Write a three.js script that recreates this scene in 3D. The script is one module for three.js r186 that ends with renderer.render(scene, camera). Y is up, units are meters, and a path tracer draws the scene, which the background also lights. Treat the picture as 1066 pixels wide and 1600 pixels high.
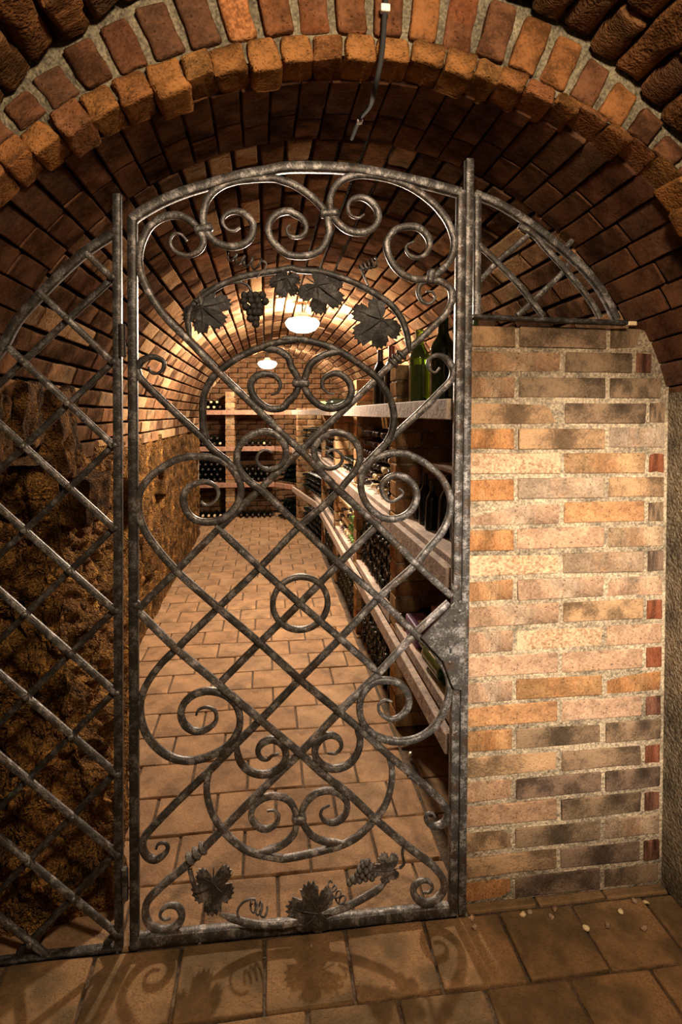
import * as THREE from 'three';
import { mergeGeometries } from 'three/addons/utils/BufferGeometryUtils.js';
import { RoundedBoxGeometry } from 'three/addons/geometries/RoundedBoxGeometry.js';
import { ImprovedNoise } from 'three/addons/math/ImprovedNoise.js';

// ---------------------------------------------------------------- camera, sky, exposure
const scene = new THREE.Scene();
scene.background = new THREE.Color(0x000000);            // a cellar: no sky enters
const camera = new THREE.PerspectiveCamera(80.76, 1066 / 1600, 0.05, 40);
camera.position.set(-0.0832, 1.4, 1.6029);
camera.rotation.order = 'YXZ';
camera.rotation.set(THREE.MathUtils.degToRad(-1.5), THREE.MathUtils.degToRad(-7.133), 0);
camera.setViewOffset(1066, 1600, 0, 129.4, 1066, 1600);  // lens shifted down: verticals stay upright
camera.updateProjectionMatrix();
const renderer = new THREE.WebGLRenderer({ antialias: true });
renderer.shadowMap.enabled = true;
renderer.toneMapping = THREE.LinearToneMapping;
renderer.toneMappingExposure = 1.0;
const LIGHT = {
  tunnel: { color: 0xffe9ce, power: 24 },
  far: { color: 0xffe9ce, power: 13 },
  front: { color: 0xffe3c0, power: 8.5, at: [0.2, 2.24, 1.5] },
  spot: { color: 0xffedd8, power: 58, at: [0.62, 1.95, 2.55], aim: [0.8, 0.86, 0], angle: 16.5 },
};

// ---------------------------------------------------------------- small tools
function rng(seed) { let a = seed >>> 0; return () => { a = (a + 0x6D2B79F5) | 0; let t = Math.imul(a ^ (a >>> 15), 1 | a); t = (t + Math.imul(t ^ (t >>> 7), 61 | t)) ^ t; return ((t ^ (t >>> 14)) >>> 0) / 4294967296; }; }
const R = rng(20240611);
const rnd = (a, b) => a + (b - a) * R();
const pick = (arr) => arr[Math.floor(R() * arr.length)];
const perlin = new ImprovedNoise();
const n3 = (x, y, z) => perlin.noise(x, y, z);
const fbm3 = (x, y, z, o = 4) => { let s = 0, a = 1, f = 1; for (let i = 0; i < o; i++) { s += a * n3(x * f, y * f, z * f); a *= 0.5; f *= 2.03; } return s; };
const lerp = (a, b, t) => a + (b - a) * t, clamp = (v, a, b) => Math.min(b, Math.max(a, v));
const smooth = (a, b, v) => { const t = clamp((v - a) / (b - a), 0, 1); return t * t * (3 - 2 * t); };
const counts = {};
function numbered(name) { const k = counts[name] = (counts[name] ?? -1) + 1; return k ? `${name}_${String(k).padStart(3, '0')}` : name; }
function thing(name, label, category, [x, y, z] = [0, 0, 0], group) {
  const o = new THREE.Group(); o.name = numbered(name); o.position.set(x, y, z); o.userData = { label, category };
  if (group) o.userData.group = group;
  scene.add(o); return o;
}
// a mesh whose geometry is given in world coordinates, as a part of a thing (things are only shifted, not turned)
function part(parent, name, geo, m, label) {
  const o = new THREE.Mesh(geo, m); o.name = name; o.castShadow = o.receiveShadow = true;
  if (label) o.userData.label = label;
  if (parent) { let p = parent, v = new THREE.Vector3(); while (p && p !== scene) { v.add(p.position); p = p.parent; } o.position.sub(v); parent.add(o); }
  return o;
}
function local(parent, name, geo, m, pos = [0, 0, 0]) { const o = new THREE.Mesh(geo, m); o.name = name; o.position.set(...pos); o.castShadow = o.receiveShadow = true; parent.add(o); return o; }
function struct(name, geo, m) { const o = new THREE.Mesh(geo, m); o.name = numbered(name); o.castShadow = o.receiveShadow = true; o.userData.kind = 'structure'; scene.add(o); return o; }

// ---------------------------------------------------------------- procedural textures (colour, grain, wear)
function vnoise(seed) {
  const r = rng(seed), tab = new Float32Array(4096); for (let i = 0; i < 4096; i++) tab[i] = r();
  const h = (x, y) => tab[(x * 157 + y * 271 + ((x * y) % 97) * 13) & 4095];
  return (u, v, p) => {           // periodic value noise, p cells across the tile
    const x = u * p, y = v * p, xi = Math.floor(x), yi = Math.floor(y), fx = x - xi, fy = y - yi;
    const sx = fx * fx * (3 - 2 * fx), sy = fy * fy * (3 - 2 * fy), m = (k) => ((k % p) + p) % p;
    const a = h(m(xi), m(yi)), b = h(m(xi + 1), m(yi)), c = h(m(xi), m(yi + 1)), d = h(m(xi + 1), m(yi + 1));
    return a + (b - a) * sx + (c - a) * sy + (a - b - c + d) * sx * sy;
  };
}
function tfbm(nz, u, v, p, o) { let s = 0, a = 0.5, t = 0; for (let i = 0; i < o; i++) { s += a * nz(u, v, p); t += a; a *= 0.55; p *= 2; } return s / t; }
function texture(size, fn, colour = true) {
  const d = new Uint8Array(size * size * 4);
  for (let y = 0; y < size; y++) for (let x = 0; x < size; x++) {
    const c = fn(x / size, y / size), i = (y * size + x) * 4;
    if (typeof c === 'number') d[i] = d[i + 1] = d[i + 2] = clamp(c, 0, 1) * 255;
    else { d[i] = clamp(c[0], 0, 1) * 255; d[i + 1] = clamp(c[1], 0, 1) * 255; d[i + 2] = clamp(c[2], 0, 1) * 255; }
    d[i + 3] = 255;
  }
  const t = new THREE.DataTexture(d, size, size); t.wrapS = t.wrapT = THREE.RepeatWrapping; t.magFilter = THREE.LinearFilter; t.minFilter = THREE.LinearMipmapLinearFilter; t.generateMipmaps = true;
  if (colour) t.colorSpace = THREE.SRGBColorSpace;
  t.needsUpdate = true; return t;
}
const mix3 = (a, b, t) => [lerp(a[0], b[0], t), lerp(a[1], b[1], t), lerp(a[2], b[2], t)];
const N1 = vnoise(11), N2 = vnoise(23), N3 = vnoise(37), N4 = vnoise(53);
// fired clay: soft blotches, fine sand grain, small dark pits
const clayMap = texture(512, (u, v) => {
  const b = tfbm(N1, u, v, 6, 4), g = tfbm(N2, u, v, 96, 2), pit = smooth(0.76, 0.86, tfbm(N3, u, v, 110, 2));
  let k = 0.72 + 0.42 * (b - 0.5) * 2 * 0.7 + 0.22 * (g - 0.5); k *= 1 - 0.28 * pit;
  const w = smooth(0.45, 0.7, tfbm(N4, u, v, 5, 4));
  return mix3([k * 1.04, k * 0.97, k * 0.92], [k * 0.98, k * 0.98, k * 0.97], w);
});
// the same clay with soot and damp stains in ragged dark patches
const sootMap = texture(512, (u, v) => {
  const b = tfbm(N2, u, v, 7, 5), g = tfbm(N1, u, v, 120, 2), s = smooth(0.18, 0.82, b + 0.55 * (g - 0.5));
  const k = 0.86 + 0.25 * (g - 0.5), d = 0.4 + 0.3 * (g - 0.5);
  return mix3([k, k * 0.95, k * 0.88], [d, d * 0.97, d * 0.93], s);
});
// lime bloom: pale crust over the clay
const limeMap = texture(512, (u, v) => {
  const b = tfbm(N3, u, v, 5, 5), g = tfbm(N1, u, v, 100, 2), s = smooth(0.25, 0.8, b + 0.4 * (g - 0.5)), k = 0.76 + 0.24 * (g - 0.5) * 2;
  return mix3([k, k * 0.9, k * 0.8], [0.9, 0.88, 0.83], s * 0.8);
});
const clayBump = texture(512, (u, v) => { const pit = smooth(0.7, 0.84, tfbm(N3, u, v, 110, 2)); return 0.6 + 0.5 * (tfbm(N1, u, v, 20, 4) - 0.5) + 0.3 * (tfbm(N2, u, v, 110, 2) - 0.5) - 0.35 * pit; }, false);
const mortarMap = texture(512, (u, v) => { const b = tfbm(N4, u, v, 8, 4), g = tfbm(N2, u, v, 110, 2); const k = 0.72 + 0.5 * (b - 0.5) + 0.5 * (g - 0.5); return [k, k * 0.98, k * 0.94]; });
const mortarBump = texture(512, (u, v) => 0.5 + 0.6 * (tfbm(N4, u, v, 14, 4) - 0.5) + 0.7 * (tfbm(N2, u, v, 80, 2) - 0.5), false);
// wrought iron: black scale, pale dusty wear, a little rust
const ironMap = texture(512, (u, v) => {
  const a = tfbm(N1, u, v, 18, 5), g = tfbm(N3, u, v, 128, 2), r = smooth(0.58, 0.75, tfbm(N4, u, v, 12, 4));
  const w = smooth(0.36, 0.84, a + 0.5 * (g - 0.5));
  return mix3(mix3([0.31, 0.3, 0.29], [0.34, 0.28, 0.235], r), [0.68, 0.665, 0.655], w);
});
const ironBump = texture(512, (u, v) => 0.5 + 0.6 * (tfbm(N1, u, v, 24, 3) - 0.5) + 0.4 * (tfbm(N3, u, v, 90, 2) - 0.5), false);
const rockMap = texture(1024, (u, v) => {
  const a = tfbm(N1, u, v, 5, 6), b = tfbm(N4, u, v, 14, 4), g = tfbm(N2, u, v, 180, 2), k = 0.55 + 0.9 * (a - 0.5) + 0.5 * (g - 0.5);
  return mix3([k, k * 0.82, k * 0.62], [k * 1.25, k * 1.05, k * 0.72], smooth(0.5, 0.7, b));
});
const rockBump = texture(1024, (u, v) => 0.5 + 0.7 * (tfbm(N1, u, v, 16, 6) - 0.5) + 0.8 * (tfbm(N3, u, v, 64, 3) - 0.5), false);
const tileMap = texture(1024, (u, v) => {
  const a = tfbm(N2, u, v, 6, 5), g = tfbm(N1, u, v, 200, 2), d = smooth(0.56, 0.75, tfbm(N4, u, v, 9, 5)), k = 0.74 + 0.34 * (a - 0.5) + 0.26 * (g - 0.5);
  return mix3([k, k * 0.96, k * 0.9], [k * 0.72, k * 0.68, k * 0.6], d * 0.4);
});
const dirtMap = texture(1024, (u, v) => {      // the same tiles trodden dark with damp earth
  const a = tfbm(N3, u, v, 5, 6), g = tfbm(N1, u, v, 200, 2), d = smooth(0.42, 0.72, a + 0.4 * (g - 0.5)), k = 0.76 + 0.4 * (g - 0.5);
  return mix3([k, k * 0.95, k * 0.87], [k * 0.66, k * 0.65, k * 0.56], d);
});
const boardMap = texture(512, (u, v) => { const a = tfbm(N1, u, v * 0.15 + 0.2, 40, 3), b = tfbm(N4, u, v, 6, 4), g = tfbm(N2, u, v, 120, 2); const k = 0.78 + 0.3 * (a - 0.5) + 0.3 * (b - 0.5) + 0.15 * (g - 0.5); return [k, k * 0.97, k * 0.94]; });

function mat(color, map, bump, bumpScale, rough = 0.92, extra = {}) { return new THREE.MeshPhysicalMaterial({ color: new THREE.Color().setRGB(...color), map, bumpMap: bump, bumpScale, roughness: rough, metalness: 0, ...extra }); }
const clay = (c, map = clayMap, bs = 0.004) => mat(c, map, clayBump, bs, 1, { specularIntensity: 0 });
const M = {
  vault: [clay([0.50, 0.31, 0.18]), clay([0.56, 0.36, 0.21]), clay([0.44, 0.25, 0.14]), clay([0.58, 0.41, 0.26], limeMap), clay([0.40, 0.24, 0.15], sootMap)],
  ring: [clay([0.33, 0.145, 0.065]), clay([0.28, 0.12, 0.058]), clay([0.23, 0.115, 0.065]), clay([0.4, 0.19, 0.08], sootMap), clay([0.24, 0.12, 0.07], sootMap)],
  ringPale: clay([0.5, 0.25, 0.12], limeMap),
  ringEdge: [clay([0.46, 0.23, 0.09], sootMap, 0.007), clay([0.42, 0.2, 0.085], sootMap, 0.007), clay([0.38, 0.18, 0.085], clayMap, 0.007), clay([0.5, 0.27, 0.11], sootMap, 0.007)],
  soffit: [clay([0.19, 0.098, 0.06], sootMap, 0.0015), clay([0.155, 0.08, 0.05], clayMap, 0.0015), clay([0.2, 0.102, 0.06], clayMap, 0.0015), clay([0.16, 0.085, 0.056], sootMap, 0.0015)],  // darker than the ring bricks: shade under the arch put into the colour
  sootShaded: [clay([0.24, 0.14, 0.09], sootMap), clay([0.29, 0.17, 0.11], sootMap), clay([0.22, 0.125, 0.08])],  // bricks near the gate: soot speckle plus lamp cut-off shade put into colour
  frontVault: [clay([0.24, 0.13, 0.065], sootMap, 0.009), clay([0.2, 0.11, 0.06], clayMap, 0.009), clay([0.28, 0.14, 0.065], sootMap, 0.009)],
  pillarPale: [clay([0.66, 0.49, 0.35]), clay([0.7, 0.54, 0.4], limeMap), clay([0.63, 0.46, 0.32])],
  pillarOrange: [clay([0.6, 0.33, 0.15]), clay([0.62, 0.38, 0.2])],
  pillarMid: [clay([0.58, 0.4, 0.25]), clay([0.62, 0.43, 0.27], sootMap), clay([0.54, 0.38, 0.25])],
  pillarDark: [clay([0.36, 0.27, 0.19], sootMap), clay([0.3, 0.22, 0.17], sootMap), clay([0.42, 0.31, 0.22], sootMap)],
  pillarRed: [clay([0.34, 0.13, 0.07]), clay([0.28, 0.14, 0.1], sootMap)],
  pier: [clay([0.55, 0.35, 0.19]), clay([0.6, 0.4, 0.22]), clay([0.5, 0.29, 0.15]), clay([0.62, 0.45, 0.28], limeMap)],
  back: [clay([0.3, 0.19, 0.11], sootMap), clay([0.34, 0.2, 0.11])],
  mortar: mat([0.6, 0.49, 0.35], mortarMap, mortarBump, 0.006),
  mortarGrey: mat([0.27, 0.235, 0.16], mortarMap, mortarBump, 0.008),
  mortarDark: mat([0.07, 0.048, 0.03], mortarMap, mortarBump, 0.006, 1, { specularIntensity: 0.1 }),
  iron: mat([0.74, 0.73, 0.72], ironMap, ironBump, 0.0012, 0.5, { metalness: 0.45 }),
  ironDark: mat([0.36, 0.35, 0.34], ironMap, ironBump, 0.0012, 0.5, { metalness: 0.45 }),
  ironBacklit: mat([0.2, 0.195, 0.19], ironMap, ironBump, 0.0012, 0.6, { metalness: 0.3 }),  // upper leaves and grapes: backlit silhouette put into a darker colour
  ironPale: mat([1.0, 0.98, 0.98], ironMap, ironBump, 0.0012, 0.55, { metalness: 0.3 }),  // lower gate ironwork: front light put into a paler colour
  rock: mat([0.62, 0.46, 0.28], rockMap, rockBump, 0.04, 1, { specularIntensity: 0.15 }),
  stone: mat([0.48, 0.35, 0.22], rockMap, rockBump, 0.035, 1, { specularIntensity: 0.15 }),
  tile: [0, 1, 2, 3].map((i) => mat([[0.56, 0.34, 0.18], [0.6, 0.37, 0.2], [0.52, 0.31, 0.165], [0.58, 0.37, 0.21]][i], tileMap, clayBump, 0.003, 0.86)),
  tileDirty: [0, 1].map((i) => mat([[0.5, 0.31, 0.16], [0.45, 0.28, 0.14]][i], dirtMap, clayBump, 0.004, 0.9)),
  joint: mat([0.16, 0.105, 0.06], mortarMap, mortarBump, 0.004),
  board: mat([0.8, 0.64, 0.54], boardMap, mortarBump, 0.002, 0.8),
  boardRed: mat([0.66, 0.36, 0.24], boardMap, mortarBump, 0.002, 0.8),
  plaster: mat([0.34, 0.285, 0.2], mortarMap, mortarBump, 0.006),
  black: mat([0.015, 0.015, 0.015], null, null, 0, 0.85),
  white: mat([0.8, 0.76, 0.68], null, null, 0, 0.6),
  bottle: new THREE.MeshPhysicalMaterial({ color: 0x0b0f09, roughness: 0.2, metalness: 0, specularIntensity: 0.6 }),
  bottleBrown: new THREE.MeshPhysicalMaterial({ color: 0x140d07, roughness: 0.2, metalness: 0, specularIntensity: 0.6 }),
  glassGreen: new THREE.MeshPhysicalMaterial({ color: 0xc8e08a, roughness: 0.05, transmission: 0.95, thickness: 0.04, ior: 1.5, attenuationColor: new THREE.Color(0x7fa81a), attenuationDistance: 0.07 }),
  glassDark: new THREE.MeshPhysicalMaterial({ color: 0x6f8f50, roughness: 0.05, transmission: 0.9, thickness: 0.04, ior: 1.5, attenuationColor: new THREE.Color(0x1d3a12), attenuationDistance: 0.018 }),
  glassClear: new THREE.MeshPhysicalMaterial({ color: 0xffffff, roughness: 0.04, transmission: 1, thickness: 0.003, ior: 1.5 }),
  foilDark: mat([0.05, 0.035, 0.03], null, null, 0, 0.35, { metalness: 0.3 }),
  foilPale: mat([0.75, 0.58, 0.33], null, null, 0, 0.5),
  foilGreen: mat([0.16, 0.32, 0.07], null, null, 0, 0.4),
  foilRed: mat([0.2, 0.05, 0.04], null, null, 0, 0.4),
  paper: mat([0.75, 0.66, 0.4], null, null, 0, 0.8),
  paperGrey: mat([0.55, 0.5, 0.45], null, null, 0, 0.8),
};

// ---------------------------------------------------------------- shaped geometry
function boxUV(geo, off = 0) {          // texture coordinates in metres (one tile = half a metre), by the way a face points
  const g = geo.index ? geo.toNonIndexed() : geo, p = g.attributes.position, uv = new Float32Array(p.count * 2), a = new THREE.Vector3(), b = new THREE.Vector3(), c = new THREE.Vector3(), n = new THREE.Vector3();
  for (let i = 0; i < p.count; i += 3) {
    a.fromBufferAttribute(p, i); b.fromBufferAttribute(p, i + 1); c.fromBufferAttribute(p, i + 2);
    n.copy(b).sub(a).cross(c.clone().sub(a)); const x = Math.abs(n.x), y = Math.abs(n.y), z = Math.abs(n.z);
    [a, b, c].forEach((q, k) => { const [s, t] = x > y && x > z ? [q.z, q.y] : y > z ? [q.x, q.z] : [q.x, q.y]; uv[(i + k) * 2] = s * 2 + off; uv[(i + k) * 2 + 1] = t * 2 + off * 0.7; });
  }
  g.setAttribute('uv', new THREE.BufferAttribute(uv, 2)); return g;
}
function smoothNormals(g) {             // one normal per place, so a chamfered block shades as a worn one
  const p = g.attributes.position, acc = new Map(), key = (i) => `${Math.round(p.getX(i) * 1e5)},${Math.round(p.getY(i) * 1e5)},${Math.round(p.getZ(i) * 1e5)}`;
  const a = new THREE.Vector3(), b = new THREE.Vector3(), c = new THREE.Vector3();
  for (let i = 0; i < p.count; i += 3) {
    a.fromBufferAttribute(p, i); b.fromBufferAttribute(p, i + 1); c.fromBufferAttribute(p, i + 2); const n = b.sub(a).cross(c.sub(a));
    for (let k = 0; k < 3; k++) { const q = key(i + k); if (!acc.has(q)) acc.set(q, new THREE.Vector3()); acc.get(q).add(n); }
  }
  const out = new Float32Array(p.count * 3);
  for (let i = 0; i < p.count; i++) { const n = acc.get(key(i)).clone().normalize(); n.toArray(out, i * 3); }
  g.setAttribute('normal', new THREE.BufferAttribute(out, 3)); return g;
}
function block(lx, ly, lz, ch, amp, seed, seg = [4, 3, 3], freq = 22) {   // a worn brick, tile or stone
  const g = new THREE.BoxGeometry(lx, ly, lz, ...seg), p = g.attributes.position, L = [lx, ly, lz];
  for (let i = 0; i < p.count; i++) {
    const q = [p.getX(i), p.getY(i), p.getZ(i)];
    for (let k = 0; k < 3; k++) {       // move the first inner loop to the chamfer line
      const h = L[k] / 2, s = L[k] / seg[k]; if (seg[k] > 2 && Math.abs(Math.abs(q[k]) - (h - s)) < 1e-6) q[k] = Math.sign(q[k]) * (h - Math.min(ch * 1.6, s));
    }
    const ex = [0, 1, 2].filter((k) => Math.abs(Math.abs(q[k]) - L[k] / 2) < 1e-6);
    if (ex.length > 1) for (const k of ex) q[k] -= Math.sign(q[k]) * ch * (ex.length === 3 ? 0.62 : 0.42);
    const d = [n3(q[0] * freq + seed, q[1] * freq, q[2] * freq), n3(q[0] * freq, q[1] * freq + seed + 9.1, q[2] * freq), n3(q[0] * freq, q[1] * freq, q[2] * freq + seed + 17.3)];
    p.setXYZ(i, q[0] + amp * d[0], q[1] + amp * d[1], q[2] + amp * d[2]);
  }
  return smoothNormals(boxUV(g, seed * 0.137));
}
const variants = (lx, ly, lz, ch, amp, n, seg, freq) => Array.from({ length: n }, (_, i) => block(lx, ly, lz, ch, amp, i * 3.7 + lx * 10 + ly, seg, freq));
const plain = (lx, ly, lz, x, y, z) => { const g = new THREE.BoxGeometry(lx, ly, lz); g.translate(x, y, z); return boxUV(g); };
const rbox = (lx, ly, lz, r, x = 0, y = 0, z = 0) => { const g = new RoundedBoxGeometry(lx, ly, lz, 2, r); g.translate(x, y, z); return boxUV(g); };
function setBrick(parent, geos, m, basis, pos, sc = [1, 1, 1], name = 'brick') {     // basis: three unit vectors; pos in world metres, parents stand at the origin or are shifted
  const o = new THREE.Mesh(pick(geos), m); o.name = name; o.castShadow = o.receiveShadow = true;
  const q = new THREE.Matrix4().makeBasis(...basis); o.quaternion.setFromRotationMatrix(q); o.position.set(...pos).sub(parent.position); o.scale.set(...sc); parent.add(o); return o;
}
const X = new THREE.Vector3(1, 0, 0), Y = new THREE.Vector3(0, 1, 0), Z = new THREE.Vector3(0, 0, 1), AX = [X, Y, Z];
function tilt(a, b, c) { const m = new THREE.Matrix4().makeRotationFromEuler(new THREE.Euler(a, b, c)), v = [new THREE.Vector3(), new THREE.Vector3(), new THREE.Vector3()]; m.extractBasis(...v); return v; }
// a solid vault: profile0(t), profile1(t) give [x, y] at z0 and z1; thick outwards from the point c
function vaultShell(p0, p1, z0, z1, c, thick, n = 48) {
  const pos = [], idx = [], out = ([x, y], t) => { const dx = x - c[0], dy = y - c[1], l = Math.hypot(dx, dy); return [x + dx / l * t, y + dy / l * t]; };
  for (let i = 0; i <= n; i++) { const a = p0(i / n), b = p1(i / n), ao = out(a, thick), bo = out(b, thick); pos.push(...a, z0, ...b, z1, ...bo, z1, ...ao, z0); }
  for (let i = 0; i < n; i++) for (let k = 0; k < 4; k++) { const a = i * 4 + k, b = i * 4 + (k + 1) % 4, c2 = a + 4, d = b + 4; idx.push(a, c2, b, b, c2, d); }
  for (const i of [0, n]) { const a = i * 4; i ? idx.push(a, a + 2, a + 1, a, a + 3, a + 2) : idx.push(a, a + 1, a + 2, a, a + 2, a + 3); }
  const g = new THREE.BufferGeometry(); g.setAttribute('position', new THREE.Float32BufferAttribute(pos, 3)); g.setIndex(idx);
  const h = boxUV(g); h.computeVertexNormals(); return h;
}
// a forged bar: a rounded square section swept along a flat curve, drawn out thin where asked
function bar(flat, { a = 0.0095, b = 0.0095, z = 0, t0 = 0, t1 = 0, tip = 0.35, closed = false, p = 3.4, step = 0.007, wob = 0.05 } = {}) {
  const v = []; for (let i = 0; i < flat.length; i += 2) v.push(new THREE.Vector3(flat[i], flat[i + 1], 0));
  const cv = new THREE.CatmullRomCurve3(v, closed, 'centripetal'), len = cv.getLength(), n = Math.max(2, Math.round(len / step)), S = 12, pos = [], nor = [], uv = [], idx = [];
  const pts = cv.getSpacedPoints(n); let off = (flat[0] * 7.31 + flat[1] * 3.17) % 1;
  for (let i = 0; i <= n; i++) {
    const q = pts[i], A = pts[Math.max(0, i - 1)], B = pts[Math.min(n, i + 1)], tx = B.x - A.x, ty = B.y - A.y, l = Math.hypot(tx, ty) || 1, nx = -ty / l, ny = tx / l, s = i / n * len;
    let k = 1 + wob * n3(s * 30, off * 50, 3.3);
    if (t0) k *= lerp(tip, 1, smooth(0, t0, s)); if (t1) k *= lerp(tip, 1, smooth(0, t1, len - s));
    for (let j = 0; j <= S; j++) {
      const f = j / S * Math.PI * 2, c = Math.cos(f), d = Math.sin(f), e = 2 / p, sx = Math.sign(c) * Math.abs(c) ** e, sy = Math.sign(d) * Math.abs(d) ** e;
      pos.push(q.x + nx * a * k * sx, q.y + ny * a * k * sx, z + b * k * sy);
      const mx = Math.sign(c) * Math.abs(c) ** (2 - e) / a, my = Math.sign(d) * Math.abs(d) ** (2 - e) / b, m = Math.hypot(mx, my); nor.push(nx * mx / m, ny * mx / m, my / m);
      uv.push(s * 3 + off, j / S * 0.25 + off);
    }
  }
  for (let i = 0; i < n; i++) for (let j = 0; j < S; j++) { const k = i * (S + 1) + j; idx.push(k, k + 1, k + S + 1, k + 1, k + S + 2, k + S + 1); }
  if (!closed) for (const [i, f] of [[0, 1], [n, -1]]) { const c = pos.length / 3; pos.push(pts[i].x, pts[i].y, z); const A = pts[i], B = pts[i ? i - 1 : 1], l = A.distanceTo(B) || 1; nor.push((A.x - B.x) / l, (A.y - B.y) / l, 0); uv.push(off, off); for (let j = 0; j < S; j++) { const k = i * (S + 1) + j; f > 0 ? idx.push(c, k + 1, k) : idx.push(c, k, k + 1); } }
  const g = new THREE.BufferGeometry(); g.setAttribute('position', new THREE.Float32BufferAttribute(pos, 3)); g.setAttribute('normal', new THREE.Float32BufferAttribute(nor, 3)); g.setAttribute('uv', new THREE.Float32BufferAttribute(uv, 2)); g.setIndex(idx); return g;
}

// ================================================================ THE SETTING
// arches: each a circle [cx, cy, r]; the opening narrows from the front ring (z = 0.33) to the gate (z = 0)
const INNER = [0.17, 0.9, 1.24], MID = [0.13, 1.07, 1.125], OUTER = [0.13, 1.42, 0.93], TUN = [0.13, 1.18, 0.97], HUB = [0.13, 1.2];
const ZR = 0.33, ZT = -0.06, ZE = -5.5, ZB = -7.1;
function onCircle([cx, cy, r], a) { const dx = Math.cos(a), dy = Math.sin(a), ox = HUB[0] - cx, oy = HUB[1] - cy, b = ox * dx + oy * dy, t = -b + Math.sqrt(b * b - (ox * ox + oy * oy - r * r)); return [HUB[0] + dx * t, HUB[1] + dy * t]; }
const arc = (C, a0, a1, add = 0) => (t) => { const [x, y] = onCircle(C, lerp(a0, a1, t)), a = lerp(a0, a1, t); return [x + Math.cos(a) * add, y + Math.sin(a) * add]; };
const deg = THREE.MathUtils.degToRad;

// ---- floor
{
  const fl = struct('floor', plain(3.6, 0.2, 10.9, 0, -0.112, -2.1), M.joint);
  const geos = variants(0.203, 0.04, 0.203, 0.004, 0.0022, 5, [4, 3, 4], 14), P = 0.21;
  const put = (x, z, m, sx = 1, sz = 1) => setBrick(fl, geos, m, tilt(rnd(-0.006, 0.006), rnd(-0.004, 0.004), rnd(-0.006, 0.006)), [x, -0.022 + rnd(-0.002, 0.002), z], [sx, 1, sz], 'tile');
  for (let r = 0; r < 33; r++) {                 // the tunnel, row behind row, every second row shifted by half a tile
    const z = -0.1 - P * r, sh = r % 2 ? 0 : P / 2, right = 0.468;
    for (let c = 0; c < 7; c++) {
      let x0 = -0.997 + sh + c * P, x1 = x0 + P; if (x0 > right - 0.03) break; x1 = Math.min(x1, right);
      if (z < -5.6 || x1 > -0.86) put((x0 + x1) / 2, z, pick(M.tile), (x1 - x0) / P);
    }
    if (r < 12) for (let c = 0; c < 3; c++) put(0.58 + c * P + (r % 2) * 0.03, z, pick(M.tileDirty));
  }
  for (let r = 0; r < 6; r++) for (let c = 0; c < 10; c++) { // the near side of the gate
    const x = -0.85 + c * 0.217 + (r % 2) * 0.1, z = 0.116 + r * P;
    if (x < 1.15) put(x, z, pick(M.tileDirty), 1.03);
  }
}

// ---- the brick pier wall to the right of the gate, course by course
{
  const w = struct('wall_front', plain(0.61, 1.64, 0.1, 0.78, 0.82, -0.0725), M.mortar);
  const geos = variants(0.24, 0.059, 0.1, 0.003, 0.0024, 6), rows = 23, pitch = 1.652 / 23;
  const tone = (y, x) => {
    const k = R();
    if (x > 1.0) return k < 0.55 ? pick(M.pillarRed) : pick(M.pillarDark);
    if (y > 1.36) return x > 0.62 || k < 0.25 ? pick(M.pillarDark) : pick(M.pillarMid);  // top courses: stained bricks plus shade under the ring put into the colour
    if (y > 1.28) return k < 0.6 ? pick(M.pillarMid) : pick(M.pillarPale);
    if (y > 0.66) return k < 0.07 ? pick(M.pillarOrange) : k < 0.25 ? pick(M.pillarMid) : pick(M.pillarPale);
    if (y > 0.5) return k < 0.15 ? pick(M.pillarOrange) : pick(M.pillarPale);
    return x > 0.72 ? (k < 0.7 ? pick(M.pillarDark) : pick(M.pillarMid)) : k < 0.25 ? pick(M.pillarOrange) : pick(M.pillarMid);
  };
  for (let r = 0; r < rows; r++) {
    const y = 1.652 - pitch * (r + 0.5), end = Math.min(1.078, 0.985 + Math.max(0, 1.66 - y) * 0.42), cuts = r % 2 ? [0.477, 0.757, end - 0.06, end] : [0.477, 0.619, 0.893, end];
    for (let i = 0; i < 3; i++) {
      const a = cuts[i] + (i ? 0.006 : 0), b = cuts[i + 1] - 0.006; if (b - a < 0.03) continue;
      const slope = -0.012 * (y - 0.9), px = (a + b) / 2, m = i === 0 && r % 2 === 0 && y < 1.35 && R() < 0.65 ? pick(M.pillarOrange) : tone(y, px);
      setBrick(w, geos, m, tilt(rnd(-0.01, 0.01), rnd(-0.012, 0.012), slope + rnd(-0.006, 0.006)), [px, y + rnd(-0.002, 0.002), -0.069 + rnd(-0.003, 0.002)], [(b - a) / 0.24, 1, 1]);
    }
  }
}

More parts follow.
